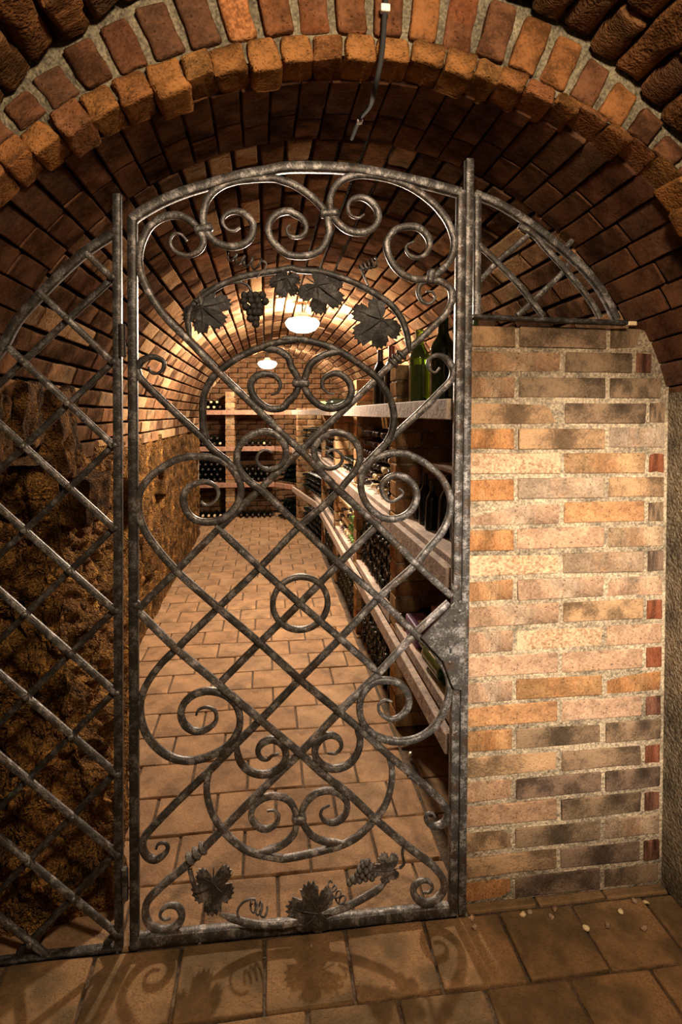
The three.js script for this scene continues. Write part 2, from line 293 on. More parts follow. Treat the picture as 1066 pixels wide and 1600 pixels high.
// ---- ring of the front arch: mortar body, upright bricks, and the broken edge course under them
{
  const body = new THREE.Shape(), N = 40, a0 = deg(12), a1 = deg(168);
  for (let i = 0; i <= N; i++) { const [x, y] = arc(INNER, a0, a1, 0.02)(i / N); i ? body.lineTo(x, y) : body.moveTo(x, y); }
  for (let i = N; i >= 0; i--) { const [x, y] = arc(OUTER, a0, a1, 0.3)(i / N); body.lineTo(x, y); }
  const g = new THREE.ExtrudeGeometry(body, { depth: 0.22, bevelEnabled: false }); g.translate(0, 0, ZR - 0.23);
  const t = struct('trim_1', boxUV(g), M.mortarGrey);
  const geos = variants(0.064, 0.13, 0.1, 0.006, 0.005, 7, [4, 5, 3], 26);
  let a = a0; let i = 0;
  while (a < a1) {
    const m = onCircle(MID, a), o = onCircle(OUTER, a), r = Math.hypot(m[0] - HUB[0], m[1] - HUB[1]), da = 0.0755 / r, c = Math.cos(a), s = Math.sin(a), len = Math.max(0.045, Math.hypot(o[0] - m[0], o[1] - m[1]) - 0.008) * rnd(0.93, 1);
    const mid = [m[0] + c * (len / 2 + 0.004), m[1] + s * (len / 2 + 0.004)], pale = Math.abs(m[0] + 0.103) < 0.04;
    setBrick(t, geos, pale ? M.ringPale : pick(M.ring), [new THREE.Vector3(s, -c, 0), new THREE.Vector3(c, s, 0), Z.clone()], [...mid, ZR - 0.048 + rnd(-0.006, 0.008)], [rnd(0.92, 1.04), len / 0.13, 1]);
    a += da; i++;
  }
  const edge = variants(0.0675, 0.09, 0.1, 0.007, 0.008, 9, [4, 4, 4], 30);
  a = a0;
  while (a < a1) {
    const n = onCircle(INNER, a), m = onCircle(MID, a), r = Math.hypot(n[0] - HUB[0], n[1] - HUB[1]), wd = rnd(0.058, 0.074), da = wd / r, am = a + da / 2, c = Math.cos(am), s = Math.sin(am);
    const len = Math.hypot(m[0] - n[0], m[1] - n[1]), drop = R() < 0.12 ? 0.018 : rnd(-0.006, 0.01), l = len + drop - 0.002;
    const bs = [new THREE.Vector3(s, -c, 0), new THREE.Vector3(c, s, 0), Z.clone()], q = new THREE.Matrix4().makeRotationAxis(bs[1], rnd(-0.09, 0.09)); bs.forEach((v) => v.applyMatrix4(q));
    const rm = Math.hypot(m[0] - HUB[0], m[1] - HUB[1]) - l / 2;
    setBrick(t, edge, pick(M.ringEdge), bs, [HUB[0] + c * rm, HUB[1] + s * rm, ZR - 0.046 + rnd(-0.006, 0.008)], [wd / 0.067, l / 0.09, 1]);
    a += da;
  }
}

// ---- the splayed soffit between the ring and the gate
{
  const a0 = deg(8), a1 = deg(172);
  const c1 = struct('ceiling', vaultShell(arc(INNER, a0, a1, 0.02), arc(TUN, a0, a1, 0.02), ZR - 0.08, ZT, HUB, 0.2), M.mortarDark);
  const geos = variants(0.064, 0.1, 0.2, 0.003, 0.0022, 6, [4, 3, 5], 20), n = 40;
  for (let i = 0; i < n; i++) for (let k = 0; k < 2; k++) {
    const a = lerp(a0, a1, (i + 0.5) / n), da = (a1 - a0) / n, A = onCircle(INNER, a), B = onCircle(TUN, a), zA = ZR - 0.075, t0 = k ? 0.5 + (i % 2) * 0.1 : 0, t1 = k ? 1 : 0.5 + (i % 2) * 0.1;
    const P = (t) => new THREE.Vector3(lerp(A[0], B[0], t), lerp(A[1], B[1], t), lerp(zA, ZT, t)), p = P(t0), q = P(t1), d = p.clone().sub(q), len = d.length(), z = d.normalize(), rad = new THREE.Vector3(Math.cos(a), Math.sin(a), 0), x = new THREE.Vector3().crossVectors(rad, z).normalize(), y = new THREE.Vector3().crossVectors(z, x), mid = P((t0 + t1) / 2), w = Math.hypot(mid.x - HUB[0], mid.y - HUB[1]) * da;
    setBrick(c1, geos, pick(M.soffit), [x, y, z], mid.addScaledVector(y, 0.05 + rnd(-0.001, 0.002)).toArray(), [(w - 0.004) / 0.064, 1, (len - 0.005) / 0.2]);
  }
}

// ---- barrel vaults of brick: the front passage and the tunnel
function barrel(shell, circle, a0, a1, z0, z1, geos, mats, maxParts, { run = 0.262, thick = 0.1, pitch = 0.074, grow = 0, stagger = 0.5, joint = 0.008, sootShade } = {}) {
  const n = Math.round(circle[2] * (a1 - a0) / pitch), m = Math.ceil(Math.abs(z1 - z0) / run), dir = Math.sign(z1 - z0), list = [];
  for (let k = -1; k <= m; k++) for (let i = 0; i < n; i++) {
    const a = lerp(a0, a1, (i + 0.5) / n); let s = k * run + (i % 2) * run * stagger, e = s + run * rnd(0.98, 1); s = Math.max(s, 0); e = Math.min(e, Math.abs(z1 - z0)); if (e - s < 0.04) continue;
    const zc = z0 + dir * (s + e) / 2, rr = circle[2] + grow * (s + e) / 2, c = Math.cos(a), t = Math.sin(a), h = thick / 2 + rnd(-0.005, 0.005);
    list.push({ near: (s + e) / 2, basis: [new THREE.Vector3(t, -c, 0), new THREE.Vector3(c, t, 0), Z], pos: [circle[0] + c * (rr + h), circle[1] + t * (rr + h), zc], sc: [(rr * (a1 - a0) / n - joint) / 0.066, 1, (e - s - joint) / 0.25], m: sootShade && R() < sootShade(zc, a) ? pick(M.sootShaded) : pick(mats) });
  }
  list.sort((p, q) => p.near - q.near);
  list.slice(0, maxParts).forEach((b) => setBrick(shell, geos, b.m, b.basis, b.pos, b.sc));
  [...mats, ...M.sootShaded].forEach((m, j) => {                 // the farther bricks: the same blocks, joined
    const rest = list.slice(maxParts).filter((b) => b.m === m); if (!rest.length) return;
    const im = new THREE.InstancedMesh(geos[j % geos.length], m, rest.length), M4 = new THREE.Matrix4(), S = new THREE.Vector3();
    rest.forEach((b, i) => { M4.makeBasis(...b.basis).scale(S.set(...b.sc)).setPosition(...b.pos); im.setMatrixAt(i, M4); });
    im.name = 'brick_courses'; im.userData.kind = 'stuff'; im.castShadow = im.receiveShadow = true; shell.add(im);
  });
}
const ofCircle = ([cx, cy, r], a0, a1) => (t) => { const a = lerp(a0, a1, t); return [cx + Math.cos(a) * r, cy + Math.sin(a) * r]; };
const vaultBrick = variants(0.066, 0.1, 0.25, 0.004, 0.0035, 6, [4, 3, 5], 20), roughBrick = variants(0.066, 0.1, 0.25, 0.01, 0.013, 7, [4, 3, 5], 26);
{
  const r = OUTER[2], s = struct('ceiling', vaultShell(ofCircle([0.13, 1.42, r + 0.03], 0, Math.PI), ofCircle([0.13, 1.42, r + 0.09], 0, Math.PI), ZR - 0.02, 3.3, [0.13, 1.42], 0.2), M.mortarDark);
  barrel(s, OUTER, deg(4), deg(176), ZR, 1.55, roughBrick, M.frontVault, 300, { grow: 0.02, joint: 0.004 });
}
{
  const a0 = deg(2), a1 = deg(178.5);
  const s = struct('ceiling', vaultShell(ofCircle([TUN[0], TUN[1], TUN[2] + 0.03], a0, a1), ofCircle([TUN[0], TUN[1], TUN[2] + 0.03], a0, a1), ZT, ZE, [TUN[0], TUN[1]], 0.2), M.mortarDark);
  barrel(s, TUN, a0, a1, ZT, ZE, vaultBrick, M.vault, 300, { joint: 0.011, sootShade: (z) => (z > -1.3 ? 0.7 : 0.2) });  // denser toward the gate: soot speckle together with painted shade
}
// ---- the wider chamber at the far end
{
  const C = [-0.1, 0.95, 1.36], s = struct('ceiling', vaultShell(ofCircle(C, 0, Math.PI), ofCircle(C, 0, Math.PI), ZE, ZB, [C[0], C[1]], 0.2), M.mortar);
  barrel(s, [C[0], C[1], C[2] - 0.03], deg(2), deg(178), ZE, ZB, vaultBrick, M.vault, 0, { joint: 0.009 });
  const wb = struct('wall_back', plain(3.2, 2.6, 0.2, -0.1, 1.2, ZB - 0.1), M.mortarDark), im = new THREE.InstancedMesh(variants(0.25, 0.064, 0.06, 0.004, 0.004, 1)[0], M.back[1], 12 * 34), m4 = new THREE.Matrix4();
  for (let r = 0; r < 34; r++) for (let k = 0; k < 12; k++) im.setMatrixAt(r * 12 + k, m4.makeTranslation(-1.52 + k * 0.262 + (r % 2) * 0.13, 0.04 + r * 0.073, ZB + 0.005));
  im.name = 'brick_courses'; im.userData.kind = 'stuff'; im.castShadow = im.receiveShadow = true; wb.add(im);
  struct('wall_left', plain(0.2, 1.2, 1.6, -1.56, 0.6, -6.3), M.back[1]);
  const sh = new THREE.Shape(), N = 32; sh.moveTo(-1.7, 0); sh.lineTo(-1.7, 2.6); sh.lineTo(1.5, 2.6); sh.lineTo(1.5, 0); sh.lineTo(1.12, 0);
  for (let i = 0; i <= N; i++) { const a = lerp(0, Math.PI, i / N); sh.lineTo(TUN[0] + Math.cos(a) * (TUN[2] + 0.02), TUN[1] + Math.sin(a) * (TUN[2] + 0.02)); }
  sh.lineTo(-0.86, 0); const g = new THREE.ExtrudeGeometry(sh, { depth: 0.08, bevelEnabled: false }); g.translate(0, 0, ZE - 0.082);
  struct('trim_2', boxUV(g), M.mortar);
}
// ---- walls
{
  const w = struct('wall_right', plain(0.14, 1.3, 7.3, 1.19, 0.65, -3.64), M.back[0]);      // behind the bottle racks
  const geos = variants(0.06, 0.064, 0.25, 0.005, 0.004, 4);
  for (let r = 0; r < 18; r++) for (let k = 0; k < 8; k++) setBrick(w, geos, pick(M.back), AX, [1.098, 0.035 + r * 0.072, -0.3 - k * 0.262 - (r % 2) * 0.13], [1, 1, 0.97]);
  struct('wall_right', plain(0.2, 1.46, 3.4, 1.182, 0.73, 1.66), M.plaster);
  struct('wall_left', plain(0.2, 1.46, 3.3, -0.965, 0.73, 1.7), M.plaster);
  struct('wall_front', plain(2.6, 2.7, 0.2, 0.1, 1.3, 3.4), M.plaster);
}
// ---- the rough rock wall on the left, slumping forward behind the fixed panel
{
  const NU = 250, NV = 120, z0 = -0.035, z1 = ZE + 0.02, pos = [], uv = [], idx = [];
  for (let i = 0; i <= NU; i++) for (let j = 0; j <= NV; j++) {
    const uf = i / NU / 0.3, v = j / NV, y = v * 1.25, lean = smooth(0.0, 1.0, y), turn = smooth(0.75, 1.05, uf);
    const z = uf < 1 ? -0.05 - 0.07 * uf * uf : lerp(-0.12, z1, ((i / NU - 0.3) / 0.7) ** 1.35);
    const foot = z > -0.6 ? lerp(-0.49, -0.6, (z0 - z) / 0.565) : z > -1.75 ? lerp(-0.6, -0.815, (-0.6 - z) / 1.15) : -0.815, top = -0.83;
    const bx = uf < 1 ? lerp(-1.12, -0.5, 1 - (1 - uf) ** 1.4) : foot, zz = z - (uf < 1.6 ? 0.1 * lean * smooth(1.6, 0.9, uf) : 0), near = smooth(-2.6, -0.3, z);
    const hx = uf < 1 ? lerp(bx, Math.min(bx, top), lean * smooth(0.5, 1, uf)) : lerp(foot, top, lean);
    const d = lerp(0.035, 0.07, near) * fbm3(hx * 4 + zz * 3.1, y * 3.8, zz * 3 + 7.7, 5) + 0.034 * fbm3(hx * 17 + 3, y * 17, zz * 17, 4) * (0.55 + 0.6 * near);
    const w8 = smooth(0.55, 1.25, uf), fl = smooth(0.3, 0, y), zd = (d * (1.1 - 0.8 * fl) - 0.05 + 0.06 * fl) * (1 - w8), xd = d * w8 * (1 - 0.6 * fl) + 0.02 * fl * near;
    pos.push(hx + xd * 0.9 - 0.03 * (1 - near), y, Math.min(zz + zd - 0.03, -0.03)); uv.push((hx - zz) * 1.3, y * 1.3);
  }
  for (let i = 0; i < NU; i++) for (let j = 0; j < NV; j++) { const a = i * (NV + 1) + j, b = a + NV + 1; idx.push(a, a + 1, b, b, a + 1, b + 1); }
  const back = pos.length / 3;                       // close the solid behind
  pos.push(-1.1, 0, z0, -1.1, 1.25, z0, -1.1, 0, z1, -1.1, 1.25, z1); uv.push(0, 0, 0, 1, 1, 0, 1, 1);
  for (let j = 0; j < NV; j++) { idx.push(back, j + 1, j); const b = NU * (NV + 1) + j; idx.push(back + 2, b, b + 1); }
  idx.push(back, back + 1, NV, back + 2, NU * (NV + 1) + NV, back + 3);
  for (let i = 0; i < NU; i++) { const a = i * (NV + 1) + NV, b = a + NV + 1; idx.push(back + 1, b, a); }
  idx.push(back + 1, back + 3, NU * (NV + 1) + NV, back, back + 2, back + 1, back + 1, back + 2, back + 3);
  const g = new THREE.BufferGeometry(); g.setAttribute('position', new THREE.Float32BufferAttribute(pos, 3)); g.setAttribute('uv', new THREE.Float32BufferAttribute(uv, 2)); g.setIndex(idx); g.computeVertexNormals();
  const w = struct('wall_left', boxUV(g), M.rock);
  const st = variants(0.3, 0.3, 0.3, 0.016, 0.024, 5, [10, 10, 10], 14);
  const stones = [[-0.9, 1.33, -0.58, 1, 1.0, 0.7], [-0.91, 1.4, -0.31, 0.9, 0.7, 0.7], [-0.92, 1.2, -0.34, 1, 0.5, 0.7], [-0.93, 1.33, -0.13, 0.9, 0.9, 0.45], [-0.79, 1.08, -0.8, 0.5, 0.6, 0.7], [-0.9, 0.95, -1.9, 0.6, 0.8, 1.2], [-0.9, 0.5, -2.4, 0.6, 0.9, 1.3], [-0.9, 0.9, -3.0, 0.55, 0.7, 1.4]];
  for (const [x, y, z, a, b, c] of stones) setBrick(w, st, M.stone, tilt(rnd(-0.15, 0.15), rnd(-0.2, 0.2), rnd(-0.1, 0.1)), [x, y, z], [a, b, c], 'stone');
}

// traced outlines of the ironwork, in metres on the plane of the gate: x, y, x, y ...
const TRACE = {
  arch: [-0.407, 1.904, -0.349, 1.941, -0.284, 1.971, -0.218, 1.994, -0.152, 2.016, -0.077, 2.033, -0.040, 2.043, 0.061, 2.050, 0.164, 2.048, 0.268, 2.034, 0.353, 2.019, 0.444, 2.000],
  s_left_top: [-0.283, 1.844, -0.297, 1.860, -0.313, 1.862, -0.325, 1.847, -0.321, 1.826, -0.301, 1.810, -0.277, 1.807, -0.252, 1.820, -0.242, 1.842, -0.248, 1.866, -0.272, 1.894, -0.305, 1.908, -0.341, 1.902, -0.374, 1.878, -0.394, 1.840, -0.403, 1.799, -0.399, 1.758, -0.379, 1.709, -0.339, 1.648, -0.278, 1.586, -0.204, 1.507, -0.129, 1.434, -0.023, 1.331, 0.009, 1.301, 0.112, 1.192, 0.217, 1.096, 0.324, 0.988, 0.422, 0.897],
  s_top_mid: [-0.148, 1.885, -0.161, 1.876, -0.177, 1.877, -0.190, 1.889, -0.192, 1.906, -0.177, 1.921, -0.156, 1.926, -0.131, 1.917, -0.115, 1.896, -0.115, 1.871, -0.128, 1.850, -0.153, 1.836, -0.182, 1.835, -0.211, 1.845, -0.229, 1.863, -0.241, 1.892, -0.241, 1.921, -0.231, 1.954, -0.206, 1.982, -0.169, 2.001, -0.119, 2.011, -0.056, 2.015, -0.040, 2.011, -0.010, 2.002, 0.026, 1.981, 0.056, 1.957, 0.074, 1.935, 0.084, 1.906, 0.084, 1.875, 0.071, 1.844, 0.046, 1.823, 0.010, 1.815, -0.025, 1.819, -0.039, 1.828, -0.064, 1.852, -0.075, 1.881, -0.068, 1.907, -0.047, 1.926, -0.018, 1.932, -0.010, 1.927, 0.015, 1.913, 0.025, 1.888, 0.015, 1.870, -0.005, 1.864, -0.023, 1.871, -0.026, 1.889, -0.018, 1.896],
  s_top_right: [0.180, 1.932, 0.167, 1.922, 0.146, 1.926, 0.136, 1.943, 0.141, 1.964, 0.164, 1.976, 0.190, 1.971, 0.213, 1.949, 0.219, 1.924, 0.206, 1.898, 0.174, 1.883, 0.138, 1.887, 0.107, 1.909, 0.089, 1.941, 0.089, 1.971, 0.102, 2.002, 0.128, 2.024, 0.164, 2.035, 0.205, 2.035, 0.258, 2.027, 0.311, 2.007, 0.364, 1.973, 0.402, 1.933, 0.421, 1.898, 0.429, 1.862, 0.421, 1.825, 0.397, 1.793, 0.370, 1.772, 0.338, 1.763, 0.295, 1.770, 0.264, 1.795, 0.245, 1.830, 0.242, 1.861, 0.263, 1.892, 0.295, 1.904, 0.332, 1.900, 0.356, 1.875, 0.359, 1.849, 0.340, 1.825, 0.316, 1.822, 0.298, 1.834, 0.295, 1.852, 0.316, 1.864],
  s_right_small: [0.351, 1.732, 0.370, 1.730, 0.376, 1.715, 0.362, 1.699, 0.341, 1.704, 0.329, 1.729, 0.335, 1.750, 0.359, 1.761, 0.392, 1.759, 0.419, 1.742, 0.424, 1.711, 0.408, 1.674, 0.376, 1.642, 0.344, 1.610, 0.296, 1.568, 0.248, 1.526, 0.217, 1.495, 0.112, 1.397, 0.009, 1.301, -0.098, 1.200, -0.206, 1.097, -0.307, 0.997, -0.411, 0.894],
  d_b1: [0.230, 1.110, 0.217, 1.096, 0.117, 0.999, 0.008, 0.892, -0.099, 0.790, -0.202, 0.689],
  d_b2: [-0.216, 1.108, -0.206, 1.097, -0.097, 0.989, 0.008, 0.889, 0.117, 0.790, 0.227, 0.686],
  s_left_spiral: [-0.381, 1.520, -0.377, 1.506, -0.362, 1.502, -0.346, 1.513, -0.343, 1.532, -0.354, 1.541, -0.376, 1.545, -0.399, 1.534, -0.411, 1.514, -0.411, 1.518, -0.405, 1.496, -0.385, 1.471, -0.345, 1.431, -0.296, 1.383, -0.251, 1.341, -0.222, 1.307, -0.185, 1.276, -0.159, 1.251],
  s_right_spiral: [0.390, 1.525, 0.377, 1.511, 0.360, 1.522, 0.358, 1.543, 0.376, 1.558, 0.403, 1.554, 0.422, 1.533, 0.428, 1.519, 0.423, 1.493, 0.393, 1.461, 0.334, 1.403, 0.265, 1.341, 0.207, 1.284, 0.186, 1.263, 0.165, 1.242],
  ring_top: [-0.238, 1.332, -0.245, 1.362, -0.246, 1.396, -0.244, 1.442, -0.229, 1.480, -0.208, 1.506, -0.162, 1.541, -0.095, 1.574, -0.052, 1.587, -0.007, 1.594, -0.041, 1.595, 0.005, 1.596, 0.051, 1.588, 0.102, 1.571, 0.159, 1.538, 0.212, 1.497, 0.249, 1.445, 0.262, 1.393, 0.257, 1.351, 0.249, 1.333, 0.241, 1.320],
  s_heart_left: [-0.252, 1.169, -0.239, 1.160, -0.216, 1.170, -0.206, 1.191, -0.214, 1.209, -0.235, 1.220, -0.264, 1.218, -0.289, 1.201, -0.297, 1.176, -0.289, 1.146, -0.269, 1.124, -0.235, 1.115, -0.198, 1.123, -0.168, 1.148, -0.151, 1.178, -0.149, 1.208, -0.160, 1.238, -0.185, 1.268, -0.218, 1.283, -0.259, 1.288, -0.301, 1.284, -0.342, 1.265, -0.379, 1.236, -0.403, 1.203, -0.410, 1.165, -0.404, 1.123, -0.392, 1.093, -0.364, 1.050, -0.315, 0.990, -0.207, 0.887, -0.099, 0.788, 0.008, 0.684, 0.118, 0.586, 0.181, 0.529, 0.251, 0.460, 0.316, 0.402, 0.381, 0.342, 0.305, 0.408, 0.359, 0.361, 0.409, 0.308, 0.418, 0.280, 0.404, 0.259, 0.376, 0.253, 0.357, 0.266, 0.354, 0.285, 0.371, 0.292, 0.382, 0.278],
  s_heart_right: [0.278, 1.194, 0.289, 1.183, 0.270, 1.163, 0.249, 1.161, 0.231, 1.184, 0.233, 1.211, 0.260, 1.230, 0.292, 1.226, 0.318, 1.204, 0.327, 1.172, 0.313, 1.136, 0.281, 1.115, 0.239, 1.114, 0.201, 1.138, 0.178, 1.175, 0.172, 1.217, 0.186, 1.253, 0.217, 1.281, 0.259, 1.291, 0.308, 1.286, 0.361, 1.256, 0.399, 1.219, 0.421, 1.171, 0.422, 1.128, 0.400, 1.075, 0.357, 1.024, 0.319, 0.980, 0.228, 0.903, 0.117, 0.792, 0.008, 0.686, -0.090, 0.589, -0.159, 0.524, -0.235, 0.451, -0.295, 0.397, -0.336, 0.358, -0.401, 0.289, -0.408, 0.267, -0.399, 0.238, -0.377, 0.224, -0.355, 0.234, -0.343, 0.252, -0.350, 0.266, -0.368, 0.265, -0.374, 0.252],
  s_inner_left: [-0.066, 1.297, -0.083, 1.303, -0.100, 1.297, -0.107, 1.276, -0.092, 1.256, -0.066, 1.252, -0.041, 1.266, -0.030, 1.292, -0.036, 1.322, -0.062, 1.346, -0.091, 1.351, -0.125, 1.340, -0.151, 1.315, -0.159, 1.280, -0.151, 1.250, -0.126, 1.220, -0.098, 1.200, -0.011, 1.115, 0.009, 1.096, 0.112, 0.996, 0.223, 0.896, 0.325, 0.793, 0.358, 0.765, 0.396, 0.714, 0.418, 0.665, 0.419, 0.622, 0.402, 0.569, 0.370, 0.527, 0.326, 0.503, 0.272, 0.499, 0.218, 0.516, 0.181, 0.550, 0.168, 0.594, 0.176, 0.636, 0.207, 0.666, 0.245, 0.670, 0.282, 0.656, 0.304, 0.623, 0.302, 0.591, 0.277, 0.566, 0.250, 0.563, 0.224, 0.582, 0.221, 0.604, 0.240, 0.616, 0.258, 0.610],
  s_inner_right: [0.081, 1.295, 0.097, 1.303, 0.118, 1.290, 0.120, 1.269, 0.102, 1.254, 0.076, 1.254, 0.053, 1.275, 0.045, 1.306, 0.061, 1.331, 0.092, 1.347, 0.128, 1.344, 0.159, 1.321, 0.170, 1.284, 0.159, 1.248, 0.133, 1.217, 0.112, 1.192, 0.060, 1.143, 0.009, 1.101, -0.093, 0.997, -0.207, 0.889, -0.316, 0.784, -0.354, 0.748, -0.391, 0.698, -0.408, 0.657, -0.410, 0.614, -0.400, 0.570, -0.372, 0.526, -0.327, 0.492, -0.281, 0.482, -0.226, 0.494, -0.180, 0.521, -0.156, 0.563, -0.156, 0.602, -0.171, 0.634, -0.200, 0.657, -0.238, 0.666, -0.276, 0.657, -0.301, 0.633, -0.307, 0.607, -0.295, 0.576, -0.268, 0.560, -0.239, 0.564, -0.217, 0.584, -0.219, 0.611, -0.242, 0.623, -0.263, 0.616, -0.268, 0.603],
  d_right_low: [0.419, 0.876, 0.325, 0.795, 0.229, 0.697, 0.117, 0.592, 0.009, 0.485, -0.062, 0.421, -0.196, 0.295, -0.237, 0.256, -0.297, 0.200, -0.351, 0.159, -0.395, 0.116, -0.402, 0.094, -0.400, 0.070, -0.387, 0.047, -0.361, 0.033, -0.329, 0.036, -0.309, 0.060, -0.315, 0.087, -0.333, 0.097, -0.356, 0.091, -0.365, 0.071, -0.354, 0.060, -0.338, 0.061],
  d_left_low: [-0.411, 0.885, -0.317, 0.785, -0.208, 0.684, -0.100, 0.583, 0.008, 0.483, 0.065, 0.426, 0.139, 0.362, 0.213, 0.286, 0.295, 0.209, 0.382, 0.133, 0.407, 0.089, 0.402, 0.062, 0.377, 0.040, 0.350, 0.038, 0.328, 0.054, 0.319, 0.079, 0.333, 0.099, 0.358, 0.100, 0.374, 0.082, 0.366, 0.066, 0.347, 0.067],
  s_pair_top_left: [-0.091, 1.568, -0.053, 1.567, -0.023, 1.547, -0.016, 1.525, -0.001, 1.500, 0.004, 1.482, -0.003, 1.454, -0.026, 1.429, -0.036, 1.416, -0.070, 1.412, -0.100, 1.428, -0.119, 1.455, -0.121, 1.481, -0.104, 1.500, -0.078, 1.504, -0.053, 1.494, -0.044, 1.473, -0.053, 1.455, -0.070, 1.449],
  s_pair_top_right: [0.123, 1.568, 0.071, 1.555, 0.035, 1.529, 0.022, 1.498, 0.020, 1.490, 0.022, 1.465, 0.040, 1.437, 0.071, 1.416, 0.102, 1.414, 0.133, 1.429, 0.146, 1.460, 0.138, 1.486, 0.112, 1.506, 0.086, 1.503, 0.068, 1.488, 0.068, 1.470, 0.084, 1.455, 0.099, 1.452],
  s_low_small_left: [-0.051, 0.486, -0.069, 0.482, -0.081, 0.472, -0.099, 0.478, -0.107, 0.498, -0.094, 0.519, -0.068, 0.526, -0.042, 0.511, -0.032, 0.484, -0.038, 0.458, -0.060, 0.440, -0.090, 0.433, -0.125, 0.442, -0.150, 0.466, -0.161, 0.498, -0.158, 0.522],
  s_low_small_right: [0.081, 0.478, 0.102, 0.476, 0.118, 0.491, 0.112, 0.515, 0.091, 0.527, 0.065, 0.521, 0.047, 0.496, 0.049, 0.469, 0.070, 0.444, 0.102, 0.434, 0.139, 0.444, 0.162, 0.472, 0.170, 0.509, 0.162, 0.536, 0.152, 0.552],
  ring_bottom: [-0.234, 0.451, -0.241, 0.421, -0.241, 0.393, -0.232, 0.350, -0.214, 0.311, -0.196, 0.285, -0.169, 0.255, -0.137, 0.229, -0.086, 0.209, -0.039, 0.197, -0.045, 0.197, 0.007, 0.201, 0.070, 0.211, 0.123, 0.222, 0.165, 0.242, 0.208, 0.281, 0.240, 0.322, 0.256, 0.374, 0.259, 0.417, 0.252, 0.452],
  s_pair_low_left: [-0.107, 0.223, -0.077, 0.225, -0.039, 0.238, -0.011, 0.264, -0.004, 0.292, -0.006, 0.321, -0.025, 0.356, -0.058, 0.371, -0.090, 0.369, -0.118, 0.350, -0.125, 0.322, -0.111, 0.295, -0.086, 0.283, -0.060, 0.293, -0.051, 0.316, -0.062, 0.331, -0.083, 0.332],
  s_pair_low_right: [0.128, 0.226, 0.075, 0.234, 0.039, 0.253, 0.018, 0.282, 0.010, 0.309, 0.018, 0.340, 0.044, 0.367, 0.081, 0.375, 0.112, 0.364, 0.133, 0.339, 0.131, 0.309, 0.107, 0.287, 0.081, 0.287, 0.062, 0.305, 0.065, 0.323, 0.086, 0.334],
  vine_top: [-0.274, 1.592, -0.280, 1.622, -0.280, 1.653, -0.269, 1.678, -0.236, 1.708, -0.195, 1.734, -0.153, 1.752, -0.098, 1.766, -0.052, 1.774, -0.014, 1.782, -0.000, 1.778, 0.061, 1.774, 0.112, 1.762, 0.164, 1.743, 0.216, 1.716, 0.253, 1.691, 0.280, 1.656, 0.296, 1.615, 0.302, 1.578, 0.306, 1.563],
  vine_low: [-0.209, 0.079, -0.174, 0.063, -0.119, 0.042, -0.054, 0.034, -0.029, 0.034, 0.033, 0.038, 0.080, 0.051, 0.128, 0.063, 0.181, 0.085, 0.219, 0.105, 0.245, 0.126],
  leafstem1: [-0.285, 0.199, -0.278, 0.170, -0.268, 0.141],
  leafstem3: [0.290, 0.215, 0.286, 0.188, 0.290, 0.161, 0.278, 0.150],
  grapestem_top: [-0.226, 1.704, -0.205, 1.725, -0.177, 1.736, -0.150, 1.741, -0.130, 1.734, -0.118, 1.715],
  tendril_low_left: [-0.147, 0.050, -0.160, 0.068, -0.160, 0.087, -0.147, 0.104, -0.124, 0.111, -0.114, 0.107],
  larch: [-0.833, 1.410, -0.787, 1.489, -0.733, 1.569, -0.701, 1.629, -0.644, 1.697, -0.579, 1.766, -0.530, 1.811, -0.468, 1.855],
  rarch: [0.484, 1.999, 0.546, 1.978, 0.616, 1.942, 0.687, 1.896, 0.759, 1.843, 0.819, 1.790, 0.865, 1.734, 0.903, 1.666],
  rs1: [0.491, 1.865, 0.551, 1.813, 0.618, 1.748, 0.683, 1.670],
  rs2: [0.610, 1.917, 0.642, 1.903, 0.694, 1.853, 0.753, 1.794, 0.826, 1.711, 0.851, 1.669],
  rb1: [0.642, 1.894, 0.554, 1.819, 0.498, 1.760],
  rb2: [0.759, 1.819, 0.746, 1.797, 0.663, 1.719, 0.612, 1.672],
  rstub: [0.752, 1.858, 0.775, 1.888],
};

